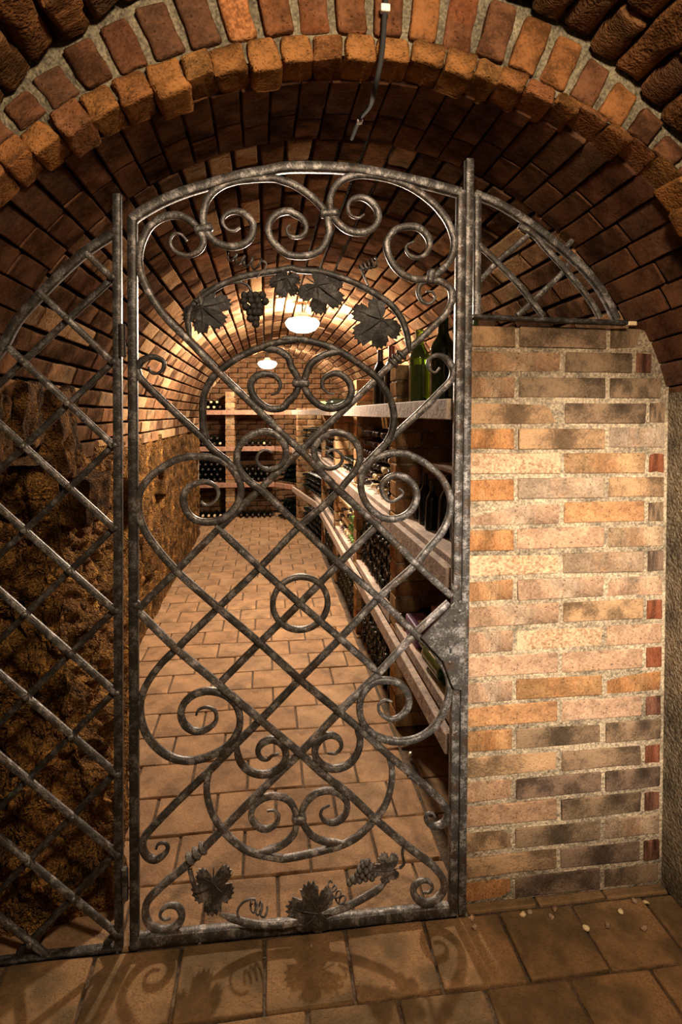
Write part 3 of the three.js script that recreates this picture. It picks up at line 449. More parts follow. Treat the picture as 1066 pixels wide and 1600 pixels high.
// ================================================================ THE GATE (plane z = 0)
const gate = thing('wrought_iron_gate', 'tall arched wrought iron gate of scrolls, crossing bars and vine leaves, standing shut', 'gate', [0, 0, 0]);
{
  const G = (name, geo, m = M.iron, label) => part(gate, name, geo, m, label);
  const st = (x0, y0, x1, y1, a = 0.0115) => bar([x0, y0, (x0 + x1) / 2, (y0 + y1) / 2, x1, y1], { a, b: 0.014, p: 7, wob: 0.02, step: 0.03 });
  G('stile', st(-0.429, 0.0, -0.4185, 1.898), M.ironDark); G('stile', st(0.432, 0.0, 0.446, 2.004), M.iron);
  G('arch_rail', bar([-0.419, 1.893, ...TRACE.arch], { a: 0.0125, b: 0.014, p: 7, wob: 0.02 }), M.iron);
  G('bottom_rail', bar([-0.44, 0.0165, 0, 0.012, 0.442, 0.0105], { a: 0.0155, b: 0.014, p: 6, wob: 0.04, step: 0.02 }), M.iron);
  const scroll = (k, o = {}) => G('scroll', bar(TRACE[k], { ...o }), o.m ?? M.iron);
  scroll('s_left_top', { t0: 0.25, z: 0.003 }); scroll('s_top_mid', { t0: 0.16, t1: 0.16, m: M.iron }); scroll('s_top_right', { t0: 0.16, t1: 0.16 });
  scroll('s_right_small', { t0: 0.22, z: -0.003 }); scroll('s_left_spiral', { t0: 0.16, z: 0.003, m: M.ironDark }); scroll('s_right_spiral', { t0: 0.16, z: -0.003 });
  scroll('s_heart_left', { t0: 0.2, t1: 0.12, z: 0.003 }); scroll('s_heart_right', { t0: 0.2, t1: 0.12, z: -0.003 });
  scroll('s_inner_left', { t0: 0.2, t1: 0.2, z: 0.003 }); scroll('s_inner_right', { t0: 0.2, t1: 0.2, z: -0.003 });
  scroll('d_right_low', { t1: 0.14, z: -0.003, m: M.ironPale }); scroll('d_left_low', { t1: 0.14, z: 0.003, m: M.ironPale });
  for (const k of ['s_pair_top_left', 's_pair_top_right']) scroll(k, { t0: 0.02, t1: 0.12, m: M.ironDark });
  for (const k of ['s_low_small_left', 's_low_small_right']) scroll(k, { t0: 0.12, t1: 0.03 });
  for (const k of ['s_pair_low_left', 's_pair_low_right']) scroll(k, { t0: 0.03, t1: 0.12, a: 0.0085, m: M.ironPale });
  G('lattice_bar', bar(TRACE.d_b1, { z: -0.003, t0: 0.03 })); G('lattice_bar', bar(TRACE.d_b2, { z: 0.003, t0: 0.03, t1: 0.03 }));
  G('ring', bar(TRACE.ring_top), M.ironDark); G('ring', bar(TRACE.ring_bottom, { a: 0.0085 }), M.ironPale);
  const circ = []; for (let i = 0; i < 24; i++) circ.push(0.0075 + 0.0735 * Math.cos(i / 24 * 6.2832), 0.891 + 0.0715 * Math.sin(i / 24 * 6.2832));
  G('ring', bar(circ, { closed: true, a: 0.008 }));
  for (const [x, y, r, s = 1] of [[-0.241, 1.877, 0.2], [0.086, 1.930, 0.1], [0.362, 1.772, 1.35, 0.8], [0.010, 1.480, 0, 0.95], [0.003, 0.305, 0, 0.8]]) {
    const g = rbox(0.05 * s, 0.021, 0.03, 0.009); g.rotateZ(r); g.translate(x, y, 0.001); G('collar', g, y < 1 ? M.ironPale : M.iron);
  }
  // forged twists on two of the diagonals
  const bead = new THREE.SphereGeometry(1, 14, 10); bead.scale(0.0075, 0.018, 0.018);
  for (const [x, y, t, m] of [[-0.287, 0.218, 0.6, M.ironPale], [-0.270, 0.231, 0.6, M.ironPale], [-0.253, 0.243, 0.6, M.ironPale], [0.259, 1.536, 0.8, M.iron], [0.271, 1.547, 0.8, M.iron], [0.283, 1.558, 0.8, M.iron]]) { const g = bead.clone(); g.rotateZ(t); g.translate(x, y, -0.003); G('bead', g, m); }
  G('vine', bar(TRACE.vine_top, { a: 0.0085, b: 0.0085, z: 0.006, t0: 0.03, t1: 0.03 }), M.ironDark); G('vine', bar(TRACE.vine_low, { a: 0.009, b: 0.009, z: 0.02, t0: 0.04, t1: 0.04, p: 2.4 }), M.ironPale);
  G('leaf_stalk', bar(TRACE.leafstem1, { a: 0.006, b: 0.006, z: 0.012 }), M.ironPale); G('leaf_stalk', bar(TRACE.leafstem3, { a: 0.004, b: 0.004, z: 0.012 }), M.iron); G('grape_stalk', bar(TRACE.grapestem_top, { a: 0.0035, b: 0.0035, z: 0.008 }), M.ironDark);

  // vine leaves cut from sheet iron: five lobes, toothed edge, raised veins
  function leaf(base, tip, width, z, m, seed, bend = 0.012) {
    const dx = tip[0] - base[0], dy = tip[1] - base[1], L = Math.hypot(dx, dy), ang = Math.atan2(dy, dx), r2 = rng(seed), lobes = [[0, 0.62, 0.5], [1.05, 0.58, 0.42], [-1.05, 0.58, 0.42], [2.1, 0.5, 0.42], [-2.1, 0.5, 0.42]].map(([a, l, w]) => [a + (r2() - 0.5) * 0.2, l * (0.93 + 0.14 * r2()), w]);
    const rad = (t) => { let r = 0.2; for (const [a, l, w] of lobes) { const d = Math.abs(Math.atan2(Math.sin(t - a), Math.cos(t - a))); r = Math.max(r, l * (1 - 0.13 * (d / w) ** 2)); } for (const s of [0.56, -0.56, 1.6, -1.6]) r -= 0.13 * Math.exp(-(((t - s) / 0.085) ** 2)); return r * (1 - 0.45 * smooth(2.5, 3.1, Math.abs(t))); };
    const sh = new THREE.Shape(), T = 34, sub = 3;
    for (let i = 0; i < T * sub; i++) { const t = i / (T * sub) * Math.PI * 2 - Math.PI, tooth = i % sub === 0 ? 1.07 : i % sub === 1 ? 0.97 : 0.98, r = rad(t) * tooth, x = (0.38 + Math.cos(t) * r) * L, y = Math.sin(t) * r * width; i ? sh.lineTo(x, y) : sh.moveTo(x, y); }
    const g = new THREE.ExtrudeGeometry(sh, { depth: 0.0025, bevelEnabled: true, bevelThickness: 0.0008, bevelSize: 0.0008, bevelSegments: 1 }), curve = (q) => { for (let i = 0; i < q.attributes.position.count; i++) { const p = q.attributes.position, x = p.getX(i), y = p.getY(i); p.setZ(i, p.getZ(i) - bend * ((y / width) ** 2 * 5 + ((x - 0.4 * L) / L) ** 2 * 2.5)); } };
    curve(g); g.rotateZ(ang); g.translate(base[0], base[1], z); const q = boxUV(g); q.computeVertexNormals();
    const o = G('leaf', q, m), ve = [];
    for (const [a, l] of lobes) { const pts = a > -0.4 && a < 0.4 ? [0.02 * L, 0, 0.3 * L, 0.004 * L, 0.92 * L, 0] : [0.3 * L, 0, (0.34 + Math.cos(a) * l * 0.5) * L, Math.sin(a) * l * 0.45 * width, (0.36 + Math.cos(a) * l * 0.85) * L, Math.sin(a) * l * 0.85 * width]; ve.push(bar(pts, { a: 0.0016, b: 0.0016, z: 0.0035, t1: 0.05, p: 2.4 })); }
    for (const [a, vg] of ve.map((v, i) => [lobes[i][0], v])) { curve(vg); vg.rotateZ(ang); vg.translate(base[0], base[1], z); part(o, 'vein', vg, m); }
    return o;
  }
  leaf([-0.268, 1.694], [-0.190, 1.626], 0.112, 0.016, M.ironBacklit, 1); leaf([-0.017, 1.776], [-0.047, 1.706], 0.072, 0.016, M.ironBacklit, 2);
  leaf([0.022, 1.757], [0.120, 1.688], 0.112, 0.016, M.ironBacklit, 3); leaf([0.254, 1.672], [0.154, 1.600], 0.126, 0.016, M.ironBacklit, 4);
  leaf([-0.223, 0.205], [-0.228, 0.072], 0.098, 0.018, M.iron, 5); leaf([0.092, 0.058], [-0.034, 0.086], 0.13, 0.034, M.iron, 6); leaf([0.276, 0.158], [0.207, 0.153], 0.078, 0.02, M.ironPale, 7, 0.006);
  // two bunches of grapes
  function grapes(top, tip, width, r, m, seed) {
    const core = rbox(0.006, 0.006, 0.006, 0.002, top[0], top[1], 0.012), b = G('grape_bunch', core, m), r2 = rng(seed), dx = tip[0] - top[0], dy = tip[1] - top[1], L = Math.hypot(dx, dy), sph = new THREE.SphereGeometry(r, 12, 9), rows = Math.round(L / (r * 1.55));
    for (let i = 0; i < rows; i++) { const t = (i + 0.5) / rows, w = width * (t < 0.2 ? 0.8 + t : 1 - 0.85 * (t - 0.2) / 0.8), n = Math.max(1, Math.round(w / (r * 1.75)));
      for (let k = 0; k < n; k++) for (let layer = 0; layer < (n > 2 ? 2 : 1); layer++) { const s = n > 1 ? (k / (n - 1) - 0.5) * Math.max(0, w - 2 * r) : 0, j = layer * r * 0.9, g = sph.clone(); const e = 0.9 + 0.25 * r2(); g.scale(e, e, e);
        g.translate(top[0] + dx * t - dy / L * (s + (i % 2) * r * 0.4 + (r2() - 0.5) * r * 0.5) + dx / L * (r2() - 0.5) * r * 0.5, top[1] + dy * t + dx / L * (s + (r2() - 0.5) * r * 0.5), 0.008 + j + (r2() - 0.5) * 0.004 + 0.010 * (1 - (2 * s / width) ** 2)); part(b, 'grape', g, m); } }
  }
  grapes([-0.115, 1.712], [-0.113, 1.624], 0.075, 0.0098, M.ironBacklit, 8); grapes([0.203, 0.168], [0.131, 0.124], 0.064, 0.0088, M.ironPale, 9);
  // curled tendrils
  function tendril(x0, y0, x1, y1, turns, r, lead, m, w = 0.003) {
    const pts = lead.map(([x, y]) => new THREE.Vector3(x, y, 0.012)), n = turns * 14, dx = (x1 - x0), dy = (y1 - y0), L = Math.hypot(dx, dy), nx = -dy / L, ny = dx / L;
    for (let i = 0; i <= n; i++) { const t = i / n, a = t * turns * 6.2832 + 1.2, q = r * (0.75 + 0.5 * t); pts.push(new THREE.Vector3(x0 + dx * t + nx * Math.sin(a) * q + dx / L * Math.cos(a) * q * 0.35, y0 + dy * t + ny * Math.sin(a) * q + dy / L * Math.cos(a) * q * 0.35, 0.014 + Math.cos(a) * q)); }
    G('tendril', boxUV(new THREE.TubeGeometry(new THREE.CatmullRomCurve3(pts), n * 2, w, 6)), m);
  }
  tendril(-0.182, 1.806, -0.098, 1.786, 4, 0.012, [], M.iron); G('tendril', bar([-0.1, 1.792, -0.088, 1.797, -0.08, 1.79, -0.082, 1.78, -0.095, 1.765, -0.105, 1.752], { a: 0.0022, b: 0.0022, z: 0.012 }), M.iron);
  tendril(0.168, 1.786, 0.208, 1.802, 4, 0.01, [[0.19, 1.74], [0.178, 1.765]], M.iron);
  G('tendril', bar(TRACE.tendril_low_left, { a: 0.003, b: 0.003, z: 0.02 }), M.ironPale); tendril(-0.128, 0.086, -0.09, 0.073, 3, 0.013, [], M.ironPale, 0.003);
  tendril(0.083, 0.128, 0.128, 0.062, 4, 0.011, [], M.ironPale, 0.0025);

  // lock plate with its bolt and keyhole
  const lp = new THREE.Shape(); [[0.431, 0.883], [0.337, 0.79], [0.397, 0.724], [0.421, 0.66], [0.4275, 0.646], [0.447, 0.643], [0.449, 0.7], [0.457, 0.725], [0.457, 0.883]].forEach(([x, y], i) => (i ? lp.lineTo(x, y) : lp.moveTo(x, y)));
  const lg = new THREE.ExtrudeGeometry(lp, { depth: 0.008, bevelEnabled: true, bevelThickness: 0.002, bevelSize: 0.002, bevelSegments: 1 }); lg.translate(0, 0, 0.0165);
  const lock = G('lock_plate', boxUV(lg), M.iron);
  const rivet = (x, y, r, h, m = M.iron, p = lock, z = 0.026) => { const g = new THREE.SphereGeometry(r, 12, 8); g.scale(1, 1, h); g.translate(x, y, z); part(p, 'rivet', boxUV(g), m); };
  const ks = new THREE.CylinderGeometry(0.0085, 0.0085, 0.008, 16); ks.rotateX(Math.PI / 2); ks.translate(0.4155, 0.772, 0.027); part(lock, 'cylinder', boxUV(ks), M.ironPale);
  const kh = rbox(0.007, 0.014, 0.004, 0.0018, 0.4155, 0.752, 0.0255); part(lock, 'keyhole', kh, M.black);
  for (const [x, y] of [[0.441, 0.86], [0.442, 0.885], [0.4145, 0.72], [0.428, 0.835]]) rivet(x, y, 0.006, 0.6);
  // upset joints where the bars cross, and where they meet the stiles
  const knot = new THREE.SphereGeometry(0.0135, 12, 8); knot.scale(1, 1, 0.95);
  for (const [x, y] of [[-0.418, 0.905], [0.436, 0.921]]) { const g = knot.clone(); g.translate(x, y, 0.004); G('rivet', boxUV(g), M.iron); }
}
// ---- the fixed lattice panel to the left, with the hinge post
{
  const P = thing('lattice_panel', 'tall iron panel of plain diamond lattice left of the gate, against the rock', 'railing', [-0.6, 0, 0]);
  const G = (name, geo, m = M.ironDark) => part(P, name, geo, m);
  G('post', bar([-0.469, 0, -0.4615, 1, -0.456, 1.955], { a: 0.0105, b: 0.012, p: 8, wob: 0.02, step: 0.03 }));
  G('arch_rail', bar([-0.9, 1.2, -0.86, 1.34, ...TRACE.larch], { a: 0.0115, b: 0.012, p: 6, wob: 0.02 }));
  G('bottom_rail', bar([-0.86, -0.006, -0.66, 0.0, -0.475, 0.001], { a: 0.006, b: 0.012, p: 6 }));
  const dx = 0.108, per = 0.213, base = [-0.471, 1.532];
  const bound = (x) => Math.min(1.95, 1.095 + Math.sqrt(Math.max(0, 0.9 - (x - 0.1) ** 2)) + 0.0);
  const archY = (x) => { const t = TRACE.larch; for (let i = 0; i < t.length - 2; i += 2) if (x >= t[i] && x <= t[i + 2]) return lerp(t[i + 1], t[i + 3], (x - t[i]) / (t[i + 2] - t[i])); return x < t[0] ? t[1] : 1.83; };
  for (let k = -2; k < 18; k++) for (const s of [1, -1]) {              // s = 1 rises to the right (behind), s = -1 falls to the right (in front)
    const pts = [];
    for (let i = 0; i <= 44; i++) {
      const x = -0.468 - i * 0.009, drift = 0.004 * (k > 8 ? 1 : 0), y = base[1] + 0.213 - k * per - s * (-0.471 - x) * (0.1065 / dx) * 1.0 + (s < 0 ? 0 : 0) + drift;
      if (y > 0.004 && y < archY(x) - 0.004 && x > -0.86) pts.push(x, y); else if (pts.length) break;
    }
    if (pts.length > 8) G('lattice_bar', bar([pts[0], pts[1], pts[Math.floor(pts.length / 4) * 2], pts[Math.floor(pts.length / 4) * 2 + 1], pts.at(-2), pts.at(-1)], { a: 0.0085, b: 0.0075, z: s > 0 ? -0.006 : 0.006, wob: 0.06, step: 0.012 }), s > 0 ? M.ironDark : M.iron);
  }
  const rv = new THREE.SphereGeometry(0.0085, 12, 8);
  for (let i = 0; i < 4; i++) for (let k = 0; k < 16; k++) { const x = -0.471 - dx * i, y = base[1] + 0.213 - k * per - (i % 2) * per / 2; if (y > 0.03 && y < archY(x) - 0.02) { const g = rv.clone(); g.scale(1, 1, 0.7); g.translate(i ? x : -0.466, y, i ? 0.013 : 0.011); G('rivet', boxUV(g), M.iron); } }
  for (const [y, h] of [[1.606, 0.04], [1.564, 0.04], [0.2, 0.04], [0.158, 0.04]]) { const g = new THREE.CylinderGeometry(0.0088, 0.0088, h, 14); g.translate(-0.4435 - (y < 1 ? 0.006 : 0), y, 0.014); G('hinge_barrel', boxUV(g), M.ironDark); }
}
// ---- the small fixed panel over the brick wall to the right, with the tall strike post
{
  const P = thing('lattice_panel', 'small quarter-round iron lattice panel with a tall post, on top of the brick wall', 'railing', [0.6, 0, 0]);
  const G = (name, geo, m = M.iron) => part(P, name, geo, m);
  G('post', bar([0.458, 0, 0.463, 1, 0.469, 2.09], { a: 0.011, b: 0.013, p: 8, wob: 0.02, step: 0.03 }), M.iron);
  G('stile', bar([0.4925, 1.665, 0.4925, 1.85, 0.4925, 2.0], { a: 0.0095, b: 0.012, p: 8, wob: 0.02, step: 0.03 }));
  G('bottom_rail', bar([0.482, 1.665, 0.7, 1.66, 0.932, 1.656], { a: 0.007, b: 0.014, p: 6, wob: 0.02, step: 0.02 }), M.ironDark);
  G('arch_rail', bar(TRACE.rarch, { a: 0.0105, b: 0.012, p: 6, wob: 0.02 }));
  for (const k of ['rs1', 'rs2']) G('lattice_bar', bar(TRACE[k], { a: 0.008, b: 0.007, z: 0.005 }), M.iron);
  for (const k of ['rb1', 'rb2']) G('lattice_bar', bar(TRACE[k], { a: 0.008, b: 0.007, z: -0.005 }), M.iron);
  G('stub', bar(TRACE.rstub, { a: 0.007, b: 0.007, z: -0.012 }), M.iron);
}

// ================================================================ RACKS
const ZP = [-1.045, -2.2, -3.36, -4.5], LV = [0.45, 0.93, 1.412];             // piers along the right side; shelf board centres
const pierGeo = variants(0.25, 0.066, 0.12, 0.004, 0.004, 5), pierHead = variants(0.12, 0.066, 0.12, 0.004, 0.004, 4);
function pier(label, [x, z], turn, depthFull, h) {                                  // a thin brick wall end-on to the aisle, built course on course
  const o = thing('brick_pier', label, 'brick pier', [x, 0, z]); o.rotation.y = turn;
  const n = Math.round(h / 0.0735), reach = (r) => (z < -5 ? depthFull : Math.min(depthFull, TUN[0] - x - 0.03 + Math.sqrt(Math.max(0, TUN[2] ** 2 - Math.max(0, (r + 1) * 0.0735 - TUN[1]) ** 2)))), depth0 = reach(n - 1), core = new THREE.BoxGeometry(depth0 - 0.02, n * 0.0735 - 0.01, 0.1); core.translate(depth0 / 2, n * 0.0735 / 2, 0); local(o, 'mortar', boxUV(core), M.mortar);
  for (let r = 0; r < n; r++) {
    const depth = reach(r); let u = 0, first = true; while (u < depth - 0.03) { const l = Math.min(first && r % 2 ? 0.125 : 0.25, depth - u), m = local(o, 'brick', pick(pierGeo), pick(M.pier), [u + l / 2, (r + 0.5) * 0.0735, rnd(-0.002, 0.002)]); m.scale.set((l - 0.008) / 0.25, 0.98, 1); first = false; u += l + 0.004; }
  }
  return o;
}
pier('nearest brick pier of the bottle racks, just before the tall stack of bottles', [0.478, ZP[0]], 0, 0.6, 1.645);
pier('second brick pier from the gate, at the far end of the tall bottle stack', [0.478, ZP[1]], 0, 0.6, 1.645);
pier('third brick pier from the gate, past the green and pale capped bottles', [0.478, ZP[2]], 0, 0.6, 1.5);
pier('fourth brick pier of the racks from the gate, narrow and far off', [0.478, ZP[3]], 0, 0.6, 1.5);
pier('brick pier with a broad lit flank where the racks bend, far right corner', [0.305, -6.07], 0.12, 0.62, 1.5);
pier('brick pier facing the gate in the rack across the tunnel end', [-0.555, -6.487], 0, 0.5, 1.66).rotation.y = Math.PI / 2;

function strip(x0, z0, x1, z1, w, t, y) { // a board along a line, w deep to the right of its run
  const L = Math.hypot(x1 - x0, z1 - z0), g = rbox(L, t, w, 0.004); g.rotateY(-Math.atan2(z1 - z0, x1 - x0)); const nx = -(z1 - z0) / L, nz = (x1 - x0) / L; g.translate((x0 + x1) / 2 + nx * w / 2, y, (z0 + z1) / 2 + nz * w / 2); return g;
}
const levelName = ['lowest', 'middle', 'top'];
const bays = [[-0.05, ZP[0] + 0.062], [ZP[0] - 0.062, ZP[1] + 0.062], [ZP[1] - 0.062, ZP[2] + 0.062], [ZP[2] - 0.062, ZP[3] + 0.062]];
LV.forEach((y, i) => {
  const s = thing('rack_shelf', `${levelName[i]} pale shelf along the right side of the tunnel, running past the brick piers`, 'shelf', [0.46, y, -2.3]);
  part(s, 'front_board', strip(0.45, -4.56, 0.45, -0.05, 0.026, 0.06, y).rotateY(0), M.board);
  part(s, 'groove', strip(0.449, -4.55, 0.449, -0.06, 0.004, 0.003, y + 0.012), M.mortarDark);
  bays.forEach(([a, b]) => part(s, 'plank', rbox(0.6, 0.045, a - b - 0.004, 0.004, 0.78, y + 0.004, (a + b) / 2), M.board));
  const d = thing('rack_shelf', `${levelName[i]} slanting shelf round the bend at the far right corner of the racks`, 'shelf', [0.4, y, -5.3]);
  part(d, 'front_board', strip(0.268, -5.97, 0.45, -4.57, 0.026, 0.06, y), M.board); part(d, 'plank', rbox(0.54, 0.045, 1.3, 0.004, 0.73, y + 0.004, -5.25), M.board);
  const e = thing('rack_shelf', `${levelName[i]} red-brown shelf across the far end of the tunnel`, 'shelf', [-0.5, y, -6.5]);
  part(e, 'front_board', strip(0.03, -6.45, -1.35, -6.45, 0.03, 0.06, y), M.boardRed); part(e, 'front_board', strip(0.262, -6.1, 0.032, -6.44, 0.03, 0.06, y), M.boardRed);
  part(e, 'plank', rbox(0.75, 0.045, 0.5, 0.004, -1.0, y + 0.004, -6.74), M.boardRed); part(e, 'plank', rbox(0.5, 0.045, 0.5, 0.004, -0.23, y + 0.004, -6.74), M.boardRed);
});

// ---- bottles: one turned profile, standing on its base, neck up
const prof = (s = 1, w = 1) => [[0, 0.032], [0.012, 0.026], [0.026, 0.006], [0.031, 0.0008], [0.0345, 0.001], [0.0372, 0.006], [0.0375, 0.02], [0.0375, 0.175], [0.036, 0.19], [0.029, 0.208], [0.019, 0.226], [0.0155, 0.24], [0.0143, 0.282], [0.0155, 0.284], [0.0155, 0.292], [0.012, 0.296], [0, 0.296]].map(([r, y]) => new THREE.Vector2(Math.max(r * w, 0.0001), y * s));
const bottleGeo = new THREE.LatheGeometry(prof(), 14), capGeo = new THREE.LatheGeometry([[0.0161, 0.236], [0.0152, 0.282], [0.0163, 0.285], [0.0163, 0.294], [0.013, 0.2985], [0.0001, 0.299]].map(([r, y]) => new THREE.Vector2(r, y)), 12);
const baseDisc = new THREE.LatheGeometry([[0.0001, -0.0005], [0.02, -0.002], [0.034, -0.0005]].map(([r, y]) => new THREE.Vector2(r, y)), 12);
const protos = {};
function bottleProto(kind) {
  if (protos[kind]) return protos[kind].clone();
  const o = new THREE.Group(), glass = kind.startsWith('brown') ? M.bottleBrown : M.bottle, cap = kind.endsWith('pale') ? M.foilPale : kind.endsWith('green') ? M.foilGreen : kind.endsWith('red') ? M.foilRed : M.foilDark;
  local(o, 'glass', bottleGeo, glass); local(o, 'capsule', capGeo, cap); protos[kind] = o; return o.clone();
}
let bottles = 0;
function bottle(kind, label, group, pos, dir, spin = 0) {
  const o = bottleProto(kind); o.name = numbered('wine_bottle'); o.userData = { label, category: 'bottle', group }; if (!group) delete o.userData.group;
  o.position.set(...pos); o.quaternion.setFromUnitVectors(Y, new THREE.Vector3(...dir).normalize()); if (spin) o.rotateY(spin); scene.add(o); bottles++; return o;
}
// a stack lying across a compartment; the ends face `dir` (neck or base first), rows nested
const surplus = [], ORD = ['first', 'second', 'third', 'fourth', 'fifth', 'sixth', 'seventh', 'eighth', 'ninth', 'tenth', 'eleventh', 'twelfth', 'thirteenth', 'fourteenth', 'fifteenth'], KIND = (k) => (k.endsWith('pale') ? 'pale capped' : k.endsWith('green') ? 'green capped' : k.startsWith('brown') ? 'brown' : 'dark');
function stack(label, group, [ax, az], [bx, bz], y, rows, front, { kind = () => 'dark', neck = true, r = 0.0385, individual = true, ragged = 0.006, missing = 0, ends = 'near end' } = {}) {
  const L = Math.hypot(bx - ax, bz - az), n = Math.floor(L / (2 * r)), ux = (bx - ax) / L, uz = (bz - az) / L, pad = (L - n * 2 * r) / 2;
  const f = new THREE.Vector3(...front).normalize(), scl = Math.min(1, r / 0.0378);
  for (let j = 0; j < rows; j++) for (let i = 0; i < n - (j % 2); i++) {
    if (j === rows - 1 && R() < missing) continue;
    const s = pad + r * (1 + 2 * i + (j % 2)), yy = y + 0.0378 * scl + j * r * 1.74, jit = rnd(-ragged, ragged), x = ax + ux * s, z = az + uz * s, d = neck ? f : f.clone().negate(), o0 = neck ? -0.3 : 0;
    const px = x + f.x * (o0 + jit), pz = z + f.z * (o0 + jit);
    const k = kind(i, j, n);
    if (individual) bottle(k, `${KIND(k)} bottle, ${ORD[j]} row up, ${ORD[i]} from ${ends}, ${label}`, group, [px, yy, pz], [d.x, 0, d.z]).scale.set(scl, 1, scl); else surplus.push([k, px, yy, pz, d]);
  }
}
const dark = () => (R() < 0.12 ? 'brown' : 'dark'), toAisle = [-1, 0, 0], toGate = [0, 0, 1];
const X0 = 0.5;
// bay between the first and second pier
stack('tall stack on middle shelf', 'bottles in the tall stack on the middle shelf', [X0 + 0.01, bays[1][0] - 0.015], [X0 + 0.01, bays[1][1] + 0.01], 0.963, 6, toAisle, { kind: () => (R() < 0.16 ? 'dark_pale' : 'dark'), missing: 0.1, ragged: 0.014, r: 0.033 });
stack('lowest shelf behind nearest pier', 'bottles stacked on the lowest shelf behind the nearest pier', [X0 + 0.01, bays[1][0] - 0.015], [X0 + 0.01, bays[1][1] + 0.01], 0.483, 4, toAisle, { kind: dark, neck: false, missing: 0.3, ragged: 0.01 });
stack('floor stack behind nearest pier', 'bottles stacked on the floor behind the nearest pier', [X0 + 0.01, bays[1][0] - 0.015], [X0 + 0.01, bays[1][1] + 0.01], 0.0, 5, toAisle, { kind: dark, neck: false, missing: 0.2, ragged: 0.012 });
// bay between the second and third pier
stack('middle shelf behind second pier', 'bottles on the middle shelf between the second and third piers', [X0, bays[2][0] - 0.015], [X0, bays[2][1] + 0.3], 0.963, 2, toAisle, { kind: () => (R() < 0.4 ? 'dark_pale' : 'dark'), individual: false });
stack('lowest shelf behind second pier', 'pale and green capped bottles on the lowest shelf', [X0, bays[2][0] - 0.015], [X0, bays[2][1] + 0.01], 0.483, 4, toAisle, { kind: (i, j) => (i < 5 && j < 3 ? 'dark_green' : R() < 0.6 ? 'dark_pale' : 'dark') });
stack('', '', [X0, bays[2][0] - 0.015], [X0, bays[2][1] + 0.01], 0.0, 5, toAisle, { kind: dark, neck: false, individual: false });
// farther bays: only specks
stack('', '', [X0, bays[3][0] - 0.015], [X0, bays[3][1] + 0.01], 0.0, 5, toAisle, { kind: dark, neck: false, individual: false });
stack('', '', [X0, bays[3][0] - 0.015], [X0, bays[3][1] + 0.2], 0.483, 3, toAisle, { kind: dark, individual: false });
stack('', '', [X0, bays[3][0] - 0.015], [X0, bays[3][1] + 0.01], 0.963, 3, toAisle, { kind: dark, individual: false });
stack('', '', [0.5, -4.65], [0.36, -5.85], 0.963, 4, [-1, 0, 0.13], { kind: dark, individual: false });
stack('', '', [0.5, -4.65], [0.36, -5.85], 0.483, 3, [-1, 0, 0.13], { kind: dark, individual: false });
stack('', '', [0.5, -4.65], [0.36, -5.85], 0.0, 4, [-1, 0, 0.13], { kind: dark, individual: false });
stack('', '', [0.06, -6.47], [0.24, -6.2], 0.483, 4, [-1, 0, 0.8], { kind: dark, individual: false });
stack('', '', [0.06, -6.47], [0.24, -6.2], 0.0, 4, [-1, 0, 0.8], { kind: dark, individual: false });
// the rack across the far end
const pal = (k) => () => (R() < k ? 'dark_pale' : 'dark');
for (const [y, rows, k, where] of [[1.445, 2, 0.9, 'top shelf'], [0.963, 2, 0.2, 'middle shelf'], [0.483, 4, 0.15, 'lowest shelf'], [0.0, 1, 0.95, 'floor']])
  stack(`${where} left of far pier`, `far rack bottles left of the pier, ${where}`, [-1.05, -6.5], [-0.63, -6.5], y, rows, toGate, { kind: pal(k), ends: 'left' });
for (const [y, rows, k, where] of [[0.963, 1, 0.3, 'middle shelf'], [0.483, 3, 0.15, 'lowest shelf'], [0.0, 1, 0.1, 'floor']])
  stack(`${where} right of far pier`, `far rack bottles right of the pier, ${where}`, [-0.46, -6.5], [0.02, -6.5], y, rows, toGate, { kind: pal(k), ends: 'left' });
// near bay: standing and lying bottles half hidden behind the gate's edge
const nb = [[0.54, -0.62], [0.63, -0.56], [0.56, -0.5], [0.66, -0.44], [0.57, -0.39], [0.68, -0.32], [0.58, -0.27], [0.55, -0.74], [0.66, -0.68], [0.73, -0.52], [0.76, -0.4], [0.74, -0.64], [0.56, -0.86]];
nb.forEach(([x, z], i) => { const o = bottle(i % 5 === 1 ? 'brown' : 'dark', 'small dark bottle standing among others on the middle shelf of the bay nearest the gate', 'bottles standing on the middle shelf nearest the gate', [x, 0.957, z], [rnd(-0.06, 0.06), 1, rnd(-0.06, 0.06)]); o.scale.setScalar(0.62 + 0.06 * (i % 3)); });
// surplus bottles far away, joined
if (surplus.length) {
  const g = thing('bottle_stacks', 'far stacks of dark wine bottles in the racks near the bend of the tunnel', 'bottles', [0.5, 0, -4.6]); g.userData.kind = 'stuff';
  const one = mergeGeometries([bottleGeo, capGeo].map((q) => q.clone())), im = new THREE.InstancedMesh(one, M.bottle, surplus.length), q = new THREE.Quaternion(), m4 = new THREE.Matrix4();
  surplus.forEach(([k, x, y, z, d], i) => { m4.compose(new THREE.Vector3(x - 0.5, y, z + 4.6), q.setFromUnitVectors(Y, d), new THREE.Vector3(1, 1, 1)); im.setMatrixAt(i, m4); });
  im.name = 'bottle_pile'; im.userData.kind = 'stuff'; im.castShadow = im.receiveShadow = true; g.add(im);
}
